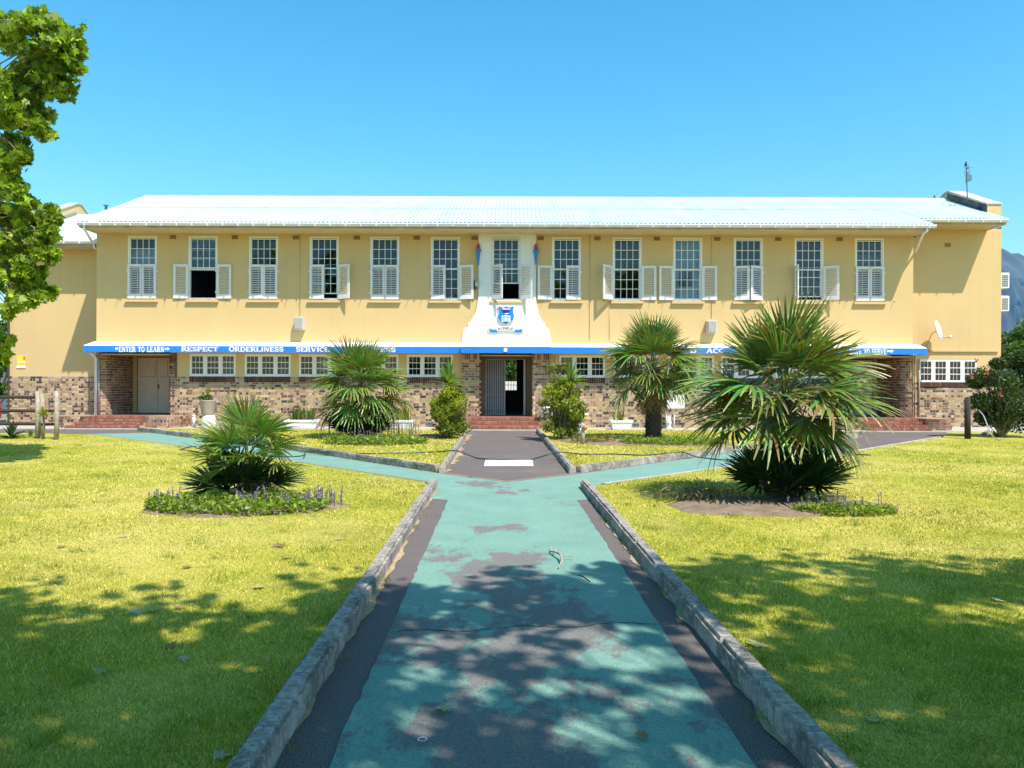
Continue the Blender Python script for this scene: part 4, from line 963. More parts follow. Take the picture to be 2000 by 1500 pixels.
# meter cabinet on legs with hydrant
def meter():
    d = 27.3; x0, x1 = FX(1301,d), FX(1336,d); t = thing('meter_cabinet', ((x0+x1)/2, d, 0.03), 'white metal cabinet on pipe legs against the brick wall', 'cabinet')
    b = MB(); b.box(x0, x1, d-.15, d+.25, FZ(797,d), FZ(768,d)); bevel(b.build('cabinet_box', M['white'], t), .015, 2)
    for px in (1302,1317): b = MB(); b.tube([(FX(px,d),d,FZ(797,d)),(FX(px,d),d,.03)], .03, 8); b.build('leg', M['white'], t)
    b = MB(); b.tube([(FX(1294,d),d+.1,FZ(775,d)),(FX(1294,d),d+.1,.03)], .018, 6); b.tube([(FX(1294,d),d+.1,FZ(795,d)),(FX(1302,d),d+.1,FZ(795,d))], .018, 6); b.build('pipe', M['grey_metal'], t)
meter()
b = MB(); c = (FX(1307,27.1),27.1,.03); b.lathe([(.12,0),(.12,.04),(.07,.08),(.06,.16),(.09,.2),(.09,.24),(.06,.27),(.065,.36),(.05,.42),(.02,.46)], c, 12); tag(b.build('hydrant', M['pot'], loc=c), 'small white hydrant standing under the meter cabinet', 'hydrant')
b = MB(); b.tube([(FX(379,27.2),27.2,.02),(FX(379,27.2),27.2,.42)], .05, 10); b.tube([(FX(379,27.2),27.2,.42),(FX(379,27.2),27.2,.46)], .06, 10); tag(b.build('vent_pipe', M['white'], loc=(FX(379,27.2),27.2,.02)), 'short white pipe standing beside the left porch steps', 'pipe')

# ================================================================ VEGETATION
def mass(name, C, Nn, size, col, mat, parent, poly, kind=None, loc=None, bend=0.25):
    """many leaf polygons as one mesh: C centres, Nn normals, size, col per leaf"""
    n = len(C); poly = np.array(poly, float); k = len(poly)
    Nn = Nn/np.linalg.norm(Nn, axis=1, keepdims=True)
    r = rng.normal(size=(n,3)); u = np.cross(Nn, r); u /= np.linalg.norm(u, axis=1, keepdims=True)+1e-9; v = np.cross(Nn, u)
    s = size[:,None,None]
    P = C[:,None,:] + s*(poly[None,:,0,None]*u[:,None,:] + poly[None,:,1,None]*v[:,None,:] - bend*((poly**2).sum(1))[None,:,None]*Nn[:,None,:])
    O = off(parent) if parent is not None else Vector(loc or (0,0,0)); P = P.reshape(-1,3)-np.array(O)
    me = bpy.data.meshes.new(name); me.vertices.add(n*k); me.vertices.foreach_set('co', P.astype(np.float32).ravel())
    me.loops.add(n*k); me.loops.foreach_set('vertex_index', np.arange(n*k, dtype=np.int32))
    me.polygons.add(n); me.polygons.foreach_set('loop_start', np.arange(0, n*k, k, dtype=np.int32)); me.update(calc_edges=True)
    a = me.color_attributes.new('tint', 'FLOAT_COLOR', 'POINT'); cc_ = np.ones((n,k,4), np.float32); cc_[:,:,:3] = col[:,None,:]
    a.data.foreach_set('color', cc_.ravel()); me.materials.append(mat)
    o = bpy.data.objects.new(name, me); link(o, parent)
    if parent is None: o.location = O; LOC[o.name] = Vector(O)
    if kind: o['kind'] = kind
    return o
PLANE = [(0,-.5),(.16,-.28),(.46,-.34),(.34,-.06),(.52,.16),(.24,.18),(.2,.34),(0,.6),(-.2,.34),(-.24,.18),(-.52,.16),(-.34,-.06),(-.46,-.34),(-.16,-.28)]
OVAL = [(0,-.5),(.2,-.2),(.22,.1),(0,.5),(-.22,.1),(-.2,-.2)]
def shade_cols(n, a, b_, jit=.15):
    u = rng.random((n,1)); c = np.array(a)*(1-u)+np.array(b_)*u; return c*(1+jit*rng.normal(size=(n,1))).clip(.5,1.6)
def clumps(cent, rad, per, squash=.8, spray=0):
    out = []; 
    for c, r_ in zip(cent, rad):
        p = rng.normal(size=(per,3)); p /= np.linalg.norm(p, axis=1, keepdims=True); p *= (rng.random((per,1))**.45)*r_; p[:,2] *= squash
        if spray:                      # leaves strung along a few short twigs instead of a ball
            tw = rng.normal(size=(spray,3)); tw[:,2] = tw[:,2]*.6-.1; tw /= np.linalg.norm(tw, axis=1, keepdims=True)
            k = rng.integers(0, spray, per); p = tw[k]*((.1+1.2*rng.random((per,1)))*r_*(.5+1.1*rng.random(spray)[k][:,None]))+rng.normal(size=(per,3))*r_*.17
        out.append(np.array(c)+p)
    return np.concatenate(out)
def upn(n, up=.9): a = rng.normal(size=(n,3)); a[:,2] = np.abs(a[:,2])*.6+up; return a
def limb_pts(a, b_, sag=.0, n=5):
    a, b_ = Vector(a), Vector(b_); out = []
    for i in range(n+1):
        u = i/n; p = a.lerp(b_, u); p += Vector((random.uniform(-1,1),random.uniform(-1,1),random.uniform(-1,1)))*(b_-a).length*.035*(0 if i in (0,n) else 1); p.z += sag*math.sin(math.pi*u); out.append(p)
    return out
def plane_tree(base, hubs, cl_c, cl_r, per, leaf, cols, lab, h0=2.6, tr=.28):
    t = thing('plane_tree', base, lab, 'tree', 'plane trees')
    b = MB(); B = Vector(base); fork = B+Vector((0,0,h0))
    b.tube([B+Vector((0,0,-.05)), B+Vector((.02,.03,.3)), B+Vector((.05,0,h0*.5)), fork], [tr*1.35,tr*1.05,tr*.9,tr*.8], 10)
    for hb in hubs: b.tube(limb_pts(fork-Vector((0,0,.2)), hb, .3, 6), [tr*.6*(1-i/7.5) for i in range(7)], 7)
    H = [Vector(h) for h in hubs]
    for c in cl_c:
        c = Vector(c); hb = min(H, key=lambda q: (q-c).length); b.tube(limb_pts(hb, c, .15, 4), [tr*.09,tr*.07,tr*.05,tr*.035,tr*.02], 5)
    b.build('trunk', M['bark'], t)
    P = clumps(cl_c, cl_r, per, spray=9); n = len(P)
    mass('crown', P, upn(n,.25), leaf*(.65+.7*rng.random(n)), cols(n), M['leaf'], t, PLANE, kind='stuff')
    return t
g1 = lambda n: shade_cols(n, (0.09,0.17,0.014), (0.40,0.50,0.04), .22)
# the tree whose crown reaches into the frame on the left
blobs = [(15,45,42),(60,40,30),(95,70,42),(140,85,22),(130,115,30),(40,110,50),(95,130,45),(20,170,40),(70,180,34),(115,172,20),(60,215,36),(80,255,24),(20,235,38),(15,290,32),(45,300,16),(12,345,26),(30,375,24),(55,395,14),
         (15,420,40),(60,440,36),(98,425,16),(100,412,10),(30,480,44),(75,480,30),(105,500,10),(20,540,40),(62,530,26),(100,571,12),(70,572,20),(35,580,26),(18,605,15),(85,455,18)]
cc_, rr_ = [], []
for px, py, r_ in blobs:
    for k in range(3 if r_ < 16 else 6):
        d = 14.3+random.uniform(-.8,.8); a = random.uniform(0,6.28); q = r_*.72*math.sqrt(random.random())
        cc_.append(at(px+q*math.cos(a),py+q*math.sin(a),d)); rr_.append(r_*d/F*random.uniform(.42,.72))
cc_ += [at(16,665,14.2), at(8,690,14.3)]; rr_ += [.13, .12]
for i in range(38):                                     # the rest of the crown, beyond the frame's edge
    a = random.uniform(0,6.28); r_ = random.uniform(.3,3.0); cc_.append(Vector((-12.3-abs(math.cos(a))*r_*.7, 14.2+math.sin(a)*r_, random.uniform(4.0,8.6)))); rr_.append(random.uniform(.5,.8))
hubs = [(-10.6,14.2,4.2),(-10.4,14.3,6.4),(-10.9,14.4,8.0),(-13.2,14,6.2),(-12.6,15.5,7.4),(-12.4,12.6,5.6)]
plane_tree((-11.9,14.3,LZ), hubs, cc_, rr_, 66, .15, g1, 'leafy plane tree reaching past the left wing of the school', 2.5)
# two trees behind the viewer: their crowns shade the near lawn and path
def shade_tree(base, hub_c, pts, hz, per, lab):
    C, Rr = [], []
    for x, y in pts:
        h = random.uniform(*hz); C.append(Vector((x+.39*h, y-.50*h, h))); Rr.append(random.uniform(.42,.72))
    hubs = [Vector((hub_c[0]+2.3*math.cos(a), hub_c[1]+2.3*math.sin(a), hz[0]+.6)) for a in (0.3,1.4,2.5,3.7,4.9,5.8)]+[Vector((hub_c[0],hub_c[1],hz[1]-1))]
    plane_tree(base, hubs, C, Rr, per, .20, g1, lab, 3.2, .32)
rs_ = random.Random(77); ptsR, ptsL = [], []
while len(ptsR) < 330:
    x, y = rs_.uniform(-1.6,8.5), rs_.uniform(-3,6.6)
    if -1.1 < x < 1.2 and rs_.random() < .5: continue
    if y < 6.5+.25*math.sin(x*1.9)-.02*max(0,-x)*20: ptsR.append((x,y))
while len(ptsL) < 210:
    x, y = rs_.uniform(-7,-1.0), rs_.uniform(-3,5.8)
    lim = 4.9+.35*math.sin(x*2.3)+(.9 if x < -3.1 else 0)+(.6 if x > -1.6 else 0)
    if y < lim: ptsL.append((x,y))
shade_tree((5.6,-4.0,LZ), (6.0,-2.2), ptsR, (6.2,9.6), 100, 'tall plane tree whose crown shades the lawn on the large palm side')
shade_tree((-5.2,-5.0,LZ), (-2.0,-3.0), ptsL, (6.0,8.8), 98, 'tall plane tree whose crown shades the lawn on the bushy palm side')

# ---------------- fan palms
def frond_mesh(seed, nseg=34, spread=205, L=.85, pet=.5, droop=.16, fold=.12, tone=((0.035,0.085,0.02),(0.085,0.15,0.03)), dryt=0.0):
    r = random.Random(seed); b = MB(); vs, fs, cs = [], [], []
    pts = [Vector((pet*u, 0, .10*pet*math.sin(u*2.2))) for u in (0,.33,.66,1)]
    pc = (0.10,0.115,0.035); b.tube(pts, [.016,.012,.010,.009], 5, pc)
    hx = pts[-1]
    for i in range(nseg):
        ph = R(-spread/2+spread*(i+.5)/nseg)+r.uniform(-.015,.015); w = R(spread/nseg)
        l = L*(.72+.28*math.cos(ph*.75))*r.uniform(.92,1.06); side = math.sin(ph)
        base_c = [a+(c_-a)*r.random() for a, c_ in zip(*tone)]
        dr_ = droop*r.uniform(.3,2.4); tw = r.uniform(-.09,.09)
        st = len(vs); prof = [(.04,.5),(.30,.5),(.52,.47),(.74,.30),(.90,.13),(1.0,.012)]
        for q, hw in prof:
            rad = q*l; cen = Vector((math.cos(ph),math.sin(ph),0))*rad; tan = Vector((-math.sin(ph),math.cos(ph),0))
            width = 2*math.tan(w/2)*min(rad,.52*l)*hw*1.0+ .004
            zb = fold*abs(side)*rad*.9 - dr_*l*(q**2.4) + tw*rad
            bend_ = Vector((1-.12*q*q if False else 1,1,1))
            for sgn, dz in ((-1, .0),(0, -.22*width),(1, .0)):
                p = hx+cen+tan*(sgn*width)+Vector((0,0,zb+dz)); vs.append(p)
            tip = max(0, q-.80)*5*dryt; k = 1-.25*q; yel = (0.42,0.36,0.14)
            col = tuple(c_*(1-tip)+y_*tip for c_, y_ in zip(base_c, yel)); cs += [col]*3
        for j in range(len(prof)-1):
            a = st+j*3; fs += [(a,a+1,a+4,a+3),(a+1,a+2,a+5,a+4)]
    o = len(b.v); b.v.extend([tuple(v) for v in vs]); b.c.extend(cs); b.f.extend([tuple(i+o for i in f) for f in fs]); b.smooth.extend([False]*len(fs))
    return b.mesh('frond', M['frond'])
FR = {}
def frond(key, **kw):
    if key not in FR: FR[key] = frond_mesh(hash(key) % 1000 if False else sum(map(ord, str(key))), **kw)
    return FR[key]
GA = 2.39996
def palm(name, base, ztop, n, pet, L, lab, emin=-40, emax=84, trunk_r=.16, lean=(0,0), base_n=0, base_L=.55, seed=1, dry=0, dk=1.0, wide=1.0, trunk_stub=True):
    r = random.Random(seed); t = thing('fan_palm', base, lab, 'palm', 'fan palms'); B = Vector(base); top = Vector((lean[0],lean[1],ztop))
    tone = ((0.05*dk,0.105*dk,0.022*dk),(0.21*dk,0.29*dk,0.05*dk))
    b = MB(); m = 9; pts = [Vector((0,0,-.05)).lerp(top, i/(m-1)) for i in range(m)]
    b.tube([B+p for p in pts], [trunk_r*(1.15-.25*i/(m-1))*r.uniform(.93,1.07) for i in range(m)], 12)
    if trunk_stub:                                        # cut leaf bases standing off the trunk
        k = int(ztop*75)
        for i in range(k):
            u = (i+.5)/k; a = i*GA; p = B+top*u; rad = trunk_r*(1.12-.25*u); dv = Vector((math.cos(a),math.sin(a),.0))
            p0 = p+dv*(rad*.8); p1 = p+dv*(rad*1.25)+Vector((0,0,.06)); tn = Vector((-dv.y,dv.x,0))
            b.add([p0-tn*.03,p0+tn*.03,p1+tn*.02,p1-tn*.02,p0-tn*.03-Vector((0,0,.05)),p0+tn*.03-Vector((0,0,.05))], [(0,1,2,3),(4,5,1,0),(5,4,3,2)])
    b.build('trunk', M['palm_trunk'], t)
    for i in range(n):
        u = (i+.5)/n; el = emax+(emin-emax)*u**.9+r.uniform(-7,7); az = i*GA+r.uniform(-.25,.25)
        var = i % 3
        up_ = u < .25; ksz = round(pet,2), round(L,2), var, up_, round(dk,2)
        me = frond(ksz, nseg=32, spread=(150 if up_ else 205)+var*8, L=L*(1.0 if not up_ else .95), pet=pet*(1.0+.12*var), droop=.05 if up_ else .15+.05*var, fold=.25 if up_ else .10, tone=tone, dryt=.3+.35*var)
        o = inst(me, 'frond', t, tuple(top+Vector((0,0,r.uniform(-.16,.06)))))
        roll = r.uniform(-28,28)
        q = Euler((0,0,az)).to_quaternion() @ Euler((0,-R(el),0)).to_quaternion() @ Euler((R(roll),0,0)).to_quaternion()
        # lower blades hang: their faces turn outward
        o.rotation_euler = q.to_euler(); s_ = r.uniform(.86,1.1); o.scale = (s_, s_*wide, s_)
    for i in range(dry):
        me = frond(('dry', round(L,2), i % 2), nseg=24, spread=150, L=L*.75, pet=pet*.5, droop=.45, fold=.0, tone=((0.20,0.14,0.06),(0.34,0.25,0.12)), dryt=.2)
        o = inst(me, 'frond', t, tuple(top+Vector((0,0,-.2-.03*(i%4))))); q = Euler((0,0,i*GA+1)).to_quaternion() @ Euler((0,R(52+r.uniform(0,22)),0)).to_quaternion(); o.rotation_euler = q.to_euler()
    for i in range(base_n):                               # young shoots round the foot
        a = i*GA; el = r.uniform(18,72); me = frond(('sucker', round(base_L,2), i % 3), nseg=22, spread=150+10*(i%3), L=base_L, pet=base_L*.45, droop=.08, fold=.2, tone=((0.014,0.045,0.012),(0.03,0.075,0.018)))
        o = inst(me, 'frond', t, (math.cos(a)*r.uniform(.05,.3), math.sin(a)*r.uniform(.05,.3), r.uniform(.0,.12)))
        q = Euler((0,0,a+r.uniform(-.3,.3))).to_quaternion() @ Euler((0,-R(el),0)).to_quaternion() @ Euler((R(r.uniform(-40,40)),0,0)).to_quaternion(); o.rotation_euler = q.to_euler(); s_ = r.uniform(.75,1.1); o.scale = (s_,s_,s_)
    return t
p4 = gd(1530,975,LZ); palm('p', p4, 1.34, 40, .56, .76, 'large fan palm with hanging lower fronds in bare soil bed', emin=-36, trunk_r=.17, base_n=40, base_L=.56, seed=4, dry=3)
p1 = gd(482,972,LZ); palm('p', p1, .48, 18, .38, .48, 'low bushy fan palm in a round bed of purple flowers', emin=-8, trunk_r=.13, base_n=24, base_L=.46, seed=9, dk=1.25, trunk_stub=False)
p2 = gd(706,856,LZ); palm('p', p2, 1.45, 40, .62, .85, 'round-headed fan palm in front of the left brick wall', emin=-46, trunk_r=.2, base_n=34, base_L=.72, seed=12, dry=5, dk=1.2)
p3 = gd(1276,858,LZ); palm('p', p3, 1.98, 40, .66, .92, 'fan palm with tall dark spiky trunk beside the meter cabinet', emin=-36, trunk_r=.21, seed=15, dry=12, dk=1.1)

# ---------------- flower beds
def bed(c, rx, ry, seed):
    b = MB(); n = 40; vs = [(c[0],c[1],LZ+.05)]; r = random.Random(seed)
    for j, (f, h) in enumerate(((.55,.05),(.9,.03),(1.0,.002))):
        for k in range(n):
            a = 2*math.pi*k/n; q = f*(1+.06*math.sin(3*a+seed)+.04*math.sin(7*a)); vs.append((c[0]+rx*q*math.cos(a), c[1]+ry*q*math.sin(a), LZ+h+r.uniform(-.012,.012)*(j<2)))
    fs = [(0,1+k,1+(k+1)%n) for k in range(n)]+[(1+j*n+k,1+(j+1)*n+k,1+(j+1)*n+(k+1)%n,1+j*n+(k+1)%n) for j in range(2) for k in range(n)]
    b.add(vs, fs, smooth=True); return struct('flower_bed', b, M['soil'])
def cover(c, rx, ry, n, h, cols, lab, size=.05, flowers=0, sect=None, nm='ground_cover'):
    a = rng.random(n)*6.283; q = np.sqrt(rng.random(n))
    if sect is not None: a = sect[0]+(sect[1]-sect[0])*rng.random(n)
    clump = .5+.5*np.sin(a*5+q*9)*np.sin(q*13+a*2)
    P = np.stack([c[0]+rx*q*np.cos(a), c[1]+ry*q*np.sin(a), LZ+.02+h*rng.random(n)*(.35+.65*clump)], 1)
    o = mass(nm, P, upn(n,.7), size*(.6+.8*rng.random(n)), cols(n), M['leaf'], None, OVAL, kind='stuff', loc=(c[0],c[1],LZ)); tag(o, lab, 'plants')
    return o
def spikes(c, pts, lab, h=.2, n_fl=26, col=((0.22,0.15,0.36),(0.42,0.32,0.55))):
    b = MB(); C, Cl = [], []
    for x, y in pts:
        hh_ = h*random.uniform(.7,1.3); tx, ty = x+random.uniform(-.04,.04), y+random.uniform(-.04,.04)
        b.tube([(x,y,LZ),((x+tx)/2,(y+ty)/2,LZ+hh_*.5),(tx,ty,LZ+hh_)], .004, 4, (0.09,0.13,0.03))
        for k in range(n_fl):
            u = .45+.55*k/n_fl; C.append((x+(tx-x)*u+random.uniform(-.012,.012), y+(ty-y)*u+random.uniform(-.012,.012), LZ+hh_*u))
    t = thing('lavender_spikes', (c[0],c[1],LZ), lab, 'flowers'); t['kind'] = 'stuff'
    b.build('stem', M['leaf'], t, kind='stuff'); n = len(C); mass('flower', np.array(C), rng.normal(size=(n,3)), .022*(.7+.6*rng.random(n)), shade_cols(n, *col), M['flower'], t, OVAL, kind='stuff')
gcol = lambda n: shade_cols(n, (0.09,0.16,0.02), (0.28,0.36,0.03), .15)
dcol = lambda n: shade_cols(n, (0.04,0.085,0.015), (0.15,0.23,0.02), .15)
c1 = gd(470,990,LZ); bed(c1, 1.25, .75, 1); cover(c1+Vector((.02,-.15,0)), 1.12, .60, 5200, .17, gcol, 'low green ground cover round the bushy left palm', .055)
spikes(c1, [(c1.x+1.0+random.gauss(0,.13), c1.y+.1+random.gauss(0,.14)) for _ in range(26)]+[(c1.x+random.uniform(-.1,1.0), c1.y+random.uniform(-.45,.3)) for _ in range(26)]+[(c1.x-.95+random.gauss(0,.12), c1.y+random.gauss(0,.15)) for _ in range(10)], 'purple flower spikes beside the bushy left palm', .2)
c4 = gd(1520,990,LZ); bed(c4, 1.45, .75, 2); cc4 = gd(1650,1003,LZ); cover(cc4, .62, .28, 1500, .13, gcol, 'sparse green ground cover beside the large palm', .05)
spikes(cc4, [(cc4.x+random.uniform(-.6,.6), cc4.y+random.uniform(-.2,.35)) for _ in range(22)], 'thin purple flower spikes beside the large palm', .2, 14)
cd4 = gd(1365,978,LZ)
C = np.array([(cd4.x+random.gauss(0,.3), cd4.y+random.gauss(0,.14), LZ+.05+abs(random.gauss(0,.07))) for _ in range(700)])
o = mass('dry_debris', C, upn(700,.3), .13*(.5+rng.random(700)), shade_cols(700,(0.16,0.11,0.06),(0.36,0.27,0.16)), M['flower'], None, [(0,-.5),(.05,0),(0,.5),(-.05,0)], kind='stuff', loc=(cd4.x,cd4.y,LZ)); tag(o, 'dry fallen palm debris on the soil bed', 'debris')
c2 = gd(735,866,LZ); bed(c2+Vector((0,.4,0)), 1.4, .9, 3); cover(c2, 1.35, .8, 3000, .22, gcol, 'green ground cover round the foot of the round-headed palm', .08)
spikes(c2, [(c2.x+random.uniform(-1.4,1.2), c2.y+random.uniform(-.3,.5)) for _ in range(36)], 'pale purple spikes at the foot of the round-headed palm', .34, 20)
c2b = gd(786,850,LZ); spikes(c2b, [(c2b.x+random.uniform(-.45,.45), c2b.y+random.uniform(-.4,.3)) for _ in range(60)], 'pinkish dry lavender clump near a white planter', .42, 16, ((0.26,0.17,0.17),(0.42,0.32,0.34)))
c3 = gd(1315,868,LZ); bed(c3+Vector((-.3,.2,0)), 2.0, .9, 4); cover(c3, 1.4, .6, 2300, .22, gcol, 'green ground cover round the spiky-trunked palm', .08)
cs1 = gd(880,852,LZ); bed(cs1+Vector((-.5,-.1,0)), .72, .8, 5); cs2 = gd(1120,864,LZ); bed(cs2+Vector((.75,.5,0)), 1.15, 1.1, 6)
cover(cs2+Vector((.5,-.1,0)), .6, .4, 500, .2, lambda n: shade_cols(n,(0.14,0.14,0.03),(0.3,0.22,0.06)), 'yellowing low plants beside the right entrance shrub', .07)

# ---------------- entrance shrubs
def shrub(base, w, h, lab, seed, yucca, cols, grp='entrance shrubs'):
    r = random.Random(seed); t = thing('shrub', base, lab, 'shrub', grp); B = Vector(base); C, Rr = [], []
    b = MB()
    for i in range(64):
        u = r.random(); rad = w*(.35+.75*math.sin(math.pi*min(.95,.25+.65*u)))*.62; a = r.uniform(0,6.28); q = math.sqrt(r.random())
        c = B+Vector((math.cos(a)*rad*q, math.sin(a)*rad*q, .18+u*(h-.25))); C.append(c); Rr.append(r.uniform(.14,.24))
        b.tube(limb_pts(B+Vector((0,0,.05)), c, .05, 3), [.022,.016,.010,.005], 5)
    b.build('stem', M['bark'], t)
    P = clumps(C, Rr, 130, .9); n = len(P); hgt = ((P[:,2]-B.z)/h).clip(0,1)[:,None]
    col = cols(n)*(1-hgt)+shade_cols(n,(0.22,0.28,0.02),(0.46,0.46,0.04))*hgt
    mass('foliage', P, upn(n,.35), .075*(.6+.8*rng.random(n)), col, M['leaf'], t, OVAL, kind='stuff')
    return t
s1 = gd(878,856,LZ); shrub(s1, .80, 1.48, 'rounded green and yellow shrub by the entrance, near the floor vent', 31, None, dcol)
s2 = gd(1098,858,LZ); shrub(s2, .84, 1.62, 'rounded green and yellow shrub by the entrance, near the white pot', 32, None, dcol)
def blade_plant(base, n, L, w, lab, name='yucca', stem=0.0, cols=((0.10,0.18,0.03),(0.24,0.32,0.07)), elr=(10,88), cat='plant', grp=None, seed=1, droop=.35, edge=None):
    r = random.Random(seed); t = thing(name, base, lab, cat, grp); B = Vector(base); top = B+Vector((0,0,stem))
    if stem: b = MB(); b.tube([B, B+Vector((.03,0,stem*.5)), top], [.035,.03,.028], 7); b.build('stem', M['bark'], t)
    b = MB()
    for i in range(n):
        a = i*GA; el = R(r.uniform(*elr)); l = L*r.uniform(.75,1.1); d = Vector((math.cos(a)*math.cos(el), math.sin(a)*math.cos(el), math.sin(el))); s_ = Vector((-math.sin(a),math.cos(a),0))
        col = [p_+(q_-p_)*r.random() for p_, q_ in zip(*cols)]; vs = []
        for u, ww in ((0,.6),(.3,1),(.65,.8),(1,.05)):
            p = top+d*(l*u)+Vector((0,0,-droop*l*u*u*math.cos(el))); vs += [p-s_*(w*ww/2)+Vector((0,0,w*ww*.2)), p, p+s_*(w*ww/2)+Vector((0,0,w*ww*.2))]
        b.add(vs, [(j*3,j*3+1,j*3+4,j*3+3) for j in range(3)]+[(j*3+1,j*3+2,j*3+5,j*3+4) for j in range(3)], tuple(col))
    b.build('leaves', M['leaf'], t, kind='stuff'); return t
blade_plant(at(876,838,24.6)*1.0+Vector((0,0,0)) if False else (s1.x-.05,s1.y+.15,LZ), 60, .8, .075, 'spiky yucca head rising above the entrance shrub near the floor vent', stem=1.5, seed=3, grp='yuccas')
blade_plant((s2.x+.22,s2.y+.15,LZ), 60, .8, .075, 'spiky yucca head rising above the entrance shrub near the white pot', stem=1.55, seed=4, grp='yuccas')
x_ = gd(1092,860,LZ); C = [Vector((s2.x-.12+random.gauss(0,.16), s2.y+.35+random.gauss(0,.1), 1.5+random.uniform(0,.75))) for _ in range(12)]
t = thing('shrub', (s2.x-.1,s2.y+.45,LZ), 'thin upright yellowish shrub behind the right entrance shrub', 'shrub'); P = clumps(C,[.16]*12,70); n = len(P); b = MB()
for c in C: b.tube(limb_pts((s2.x-.1,s2.y+.45,LZ), c, .0, 3), [.015,.012,.008,.004], 4)
b.build('stem', M['bark'], t); mass('foliage', P, upn(n,.3), .07*(.6+.8*rng.random(n)), shade_cols(n,(0.12,0.14,0.02),(0.3,0.26,0.06)), M['leaf'], t, OVAL, kind='stuff')
# hibiscus and trees on the right, tree behind on the left
def bush(base, blobs_, per, leaf, cols, lab, cat='bush', name='bush', grp=None, poly=OVAL, mt='leaf'):
    t = thing(name, base, lab, cat, grp); B = Vector(base); b = MB(); C = [Vector(q[0]) for q in blobs_]; Rr = [q[1] for q in blobs_]
    for c in C: b.tube(limb_pts(B, c, .1, 4), [.05,.04,.03,.02,.01], 5)
    b.build('trunk', M['bark'], t); P = clumps(C, Rr, per); n = len(P)
    mass('crown', P, upn(n,.35), leaf*(.6+.8*rng.random(n)), cols(n), M[mt], t, poly, kind='stuff'); return t
d = 23.0; bl = []
for px, py, r_ in [(1905,745,18),(1930,735,26),(1960,745,30),(1990,740,30),(1915,785,22),(1945,785,30),(1980,785,34),(1925,815,20),(1955,815,28),(1990,820,30),(1975,705,20),(1950,710,14),(1995,700,22),(2020,760,35),(2030,800,35),(2015,720,25)]:
    bl.append((at(px,py,d+random.uniform(-.5,.5)), r_*d/F*1.1))
hb = bush((at(1955,850,d).x, d, LZ), bl, 950, .085, lambda n: shade_cols(n,(0.025,0.055,0.015),(0.09,0.14,0.035)), 'dark hibiscus bush with red flowers at the right end wall', name='hibiscus_bush')
C = np.array([at(px,py,d-.75+random.uniform(-.1,.2)) for px, py in ((1909,706),(1899,733),(1950,702),(1955,771),(1927,731))])
for q in C:
    P = q+rng.normal(size=(5,3))*.025; mass('flower', P, rng.normal(size=(5,3))+np.array([0,-1.5,.5]), .065*np.ones(5), shade_cols(5,(0.38,0.03,0.02),(0.5,0.08,0.04)), M['flower'], hb, [(0,-.5),(.4,-.2),(.4,.3),(0,.5),(-.4,.3),(-.4,-.2)])
def far_tree(px, py_top, d, w, lab, cols, seed, h_low=.8):
    r = random.Random(seed); c = at(px,py_top,d); bl = []
    for i in range(26):
        a = r.uniform(0,6.28); u = r.random(); q = math.sqrt(r.random())*w*(.5+.5*math.sin(math.pi*(.15+.75*u)))
        bl.append((Vector((c.x+math.cos(a)*q, d+math.sin(a)*q, h_low+u*(c.z-h_low-.3))), r.uniform(.45,.75)*w/2.4))
    return bush((c.x,d,-.04), bl, 260, .26, cols, lab, 'tree', 'background_tree', 'trees behind the school')
mid = lambda n: shade_cols(n,(0.05,0.11,0.018),(0.13,0.21,0.03))
far_tree(1990, 640, 44, 2.4, 'green tree beyond the right end wall, in front of the mountain', mid, 41); far_tree(2060, 615, 46, 3.2, 'taller green tree standing past the right-hand background tree', mid, 42)
far_tree(-12, 628, 40, 1.5, 'green tree beyond the left wing, behind the fence', mid, 43); far_tree(-70, 600, 44, 2.6, 'larger green tree farther past the left wing', mid, 44)
far_tree(1000, 690, 47, 2.2, 'green tree seen through the rear hall window', mid, 45)
b = MB(); b.box(-6, 6, 43.0, 43.2, -.05, 1.75); tag(b.build('garden_wall', M['plaster_white'], loc=(0,43,-.05)), 'white garden wall behind the school seen through the hall window', 'wall')
blade_plant(gd(1948,852,LZ), 34, .62, .05, 'arching green strap-leaved plant under the hibiscus bush', name='agave', elr=(5,70), seed=6, droop=.7, cols=((0.06,0.11,0.03),(0.14,0.19,0.06)))
blade_plant(gd(22,856,LZ), 40, .62, .06, 'dark spiky aloe beside the wooden fence', name='aloe', elr=(5,80), seed=7, cols=((0.02,0.045,0.02),(0.05,0.09,0.03)))
blade_plant(gd(84,858,LZ), 26, .38, .05, 'yellow-green dracaena between the fence posts', name='dracaena', stem=.62, seed=8, cols=((0.2,0.22,0.03),(0.38,0.36,0.06)))
blade_plant(gd(60,852,LZ), 40, .28, .02, 'small grassy tuft at the foot of the wooden fence', name='grass_tuft', elr=(25,85), seed=9, cols=((0.1,0.16,0.03),(0.2,0.24,0.04)))

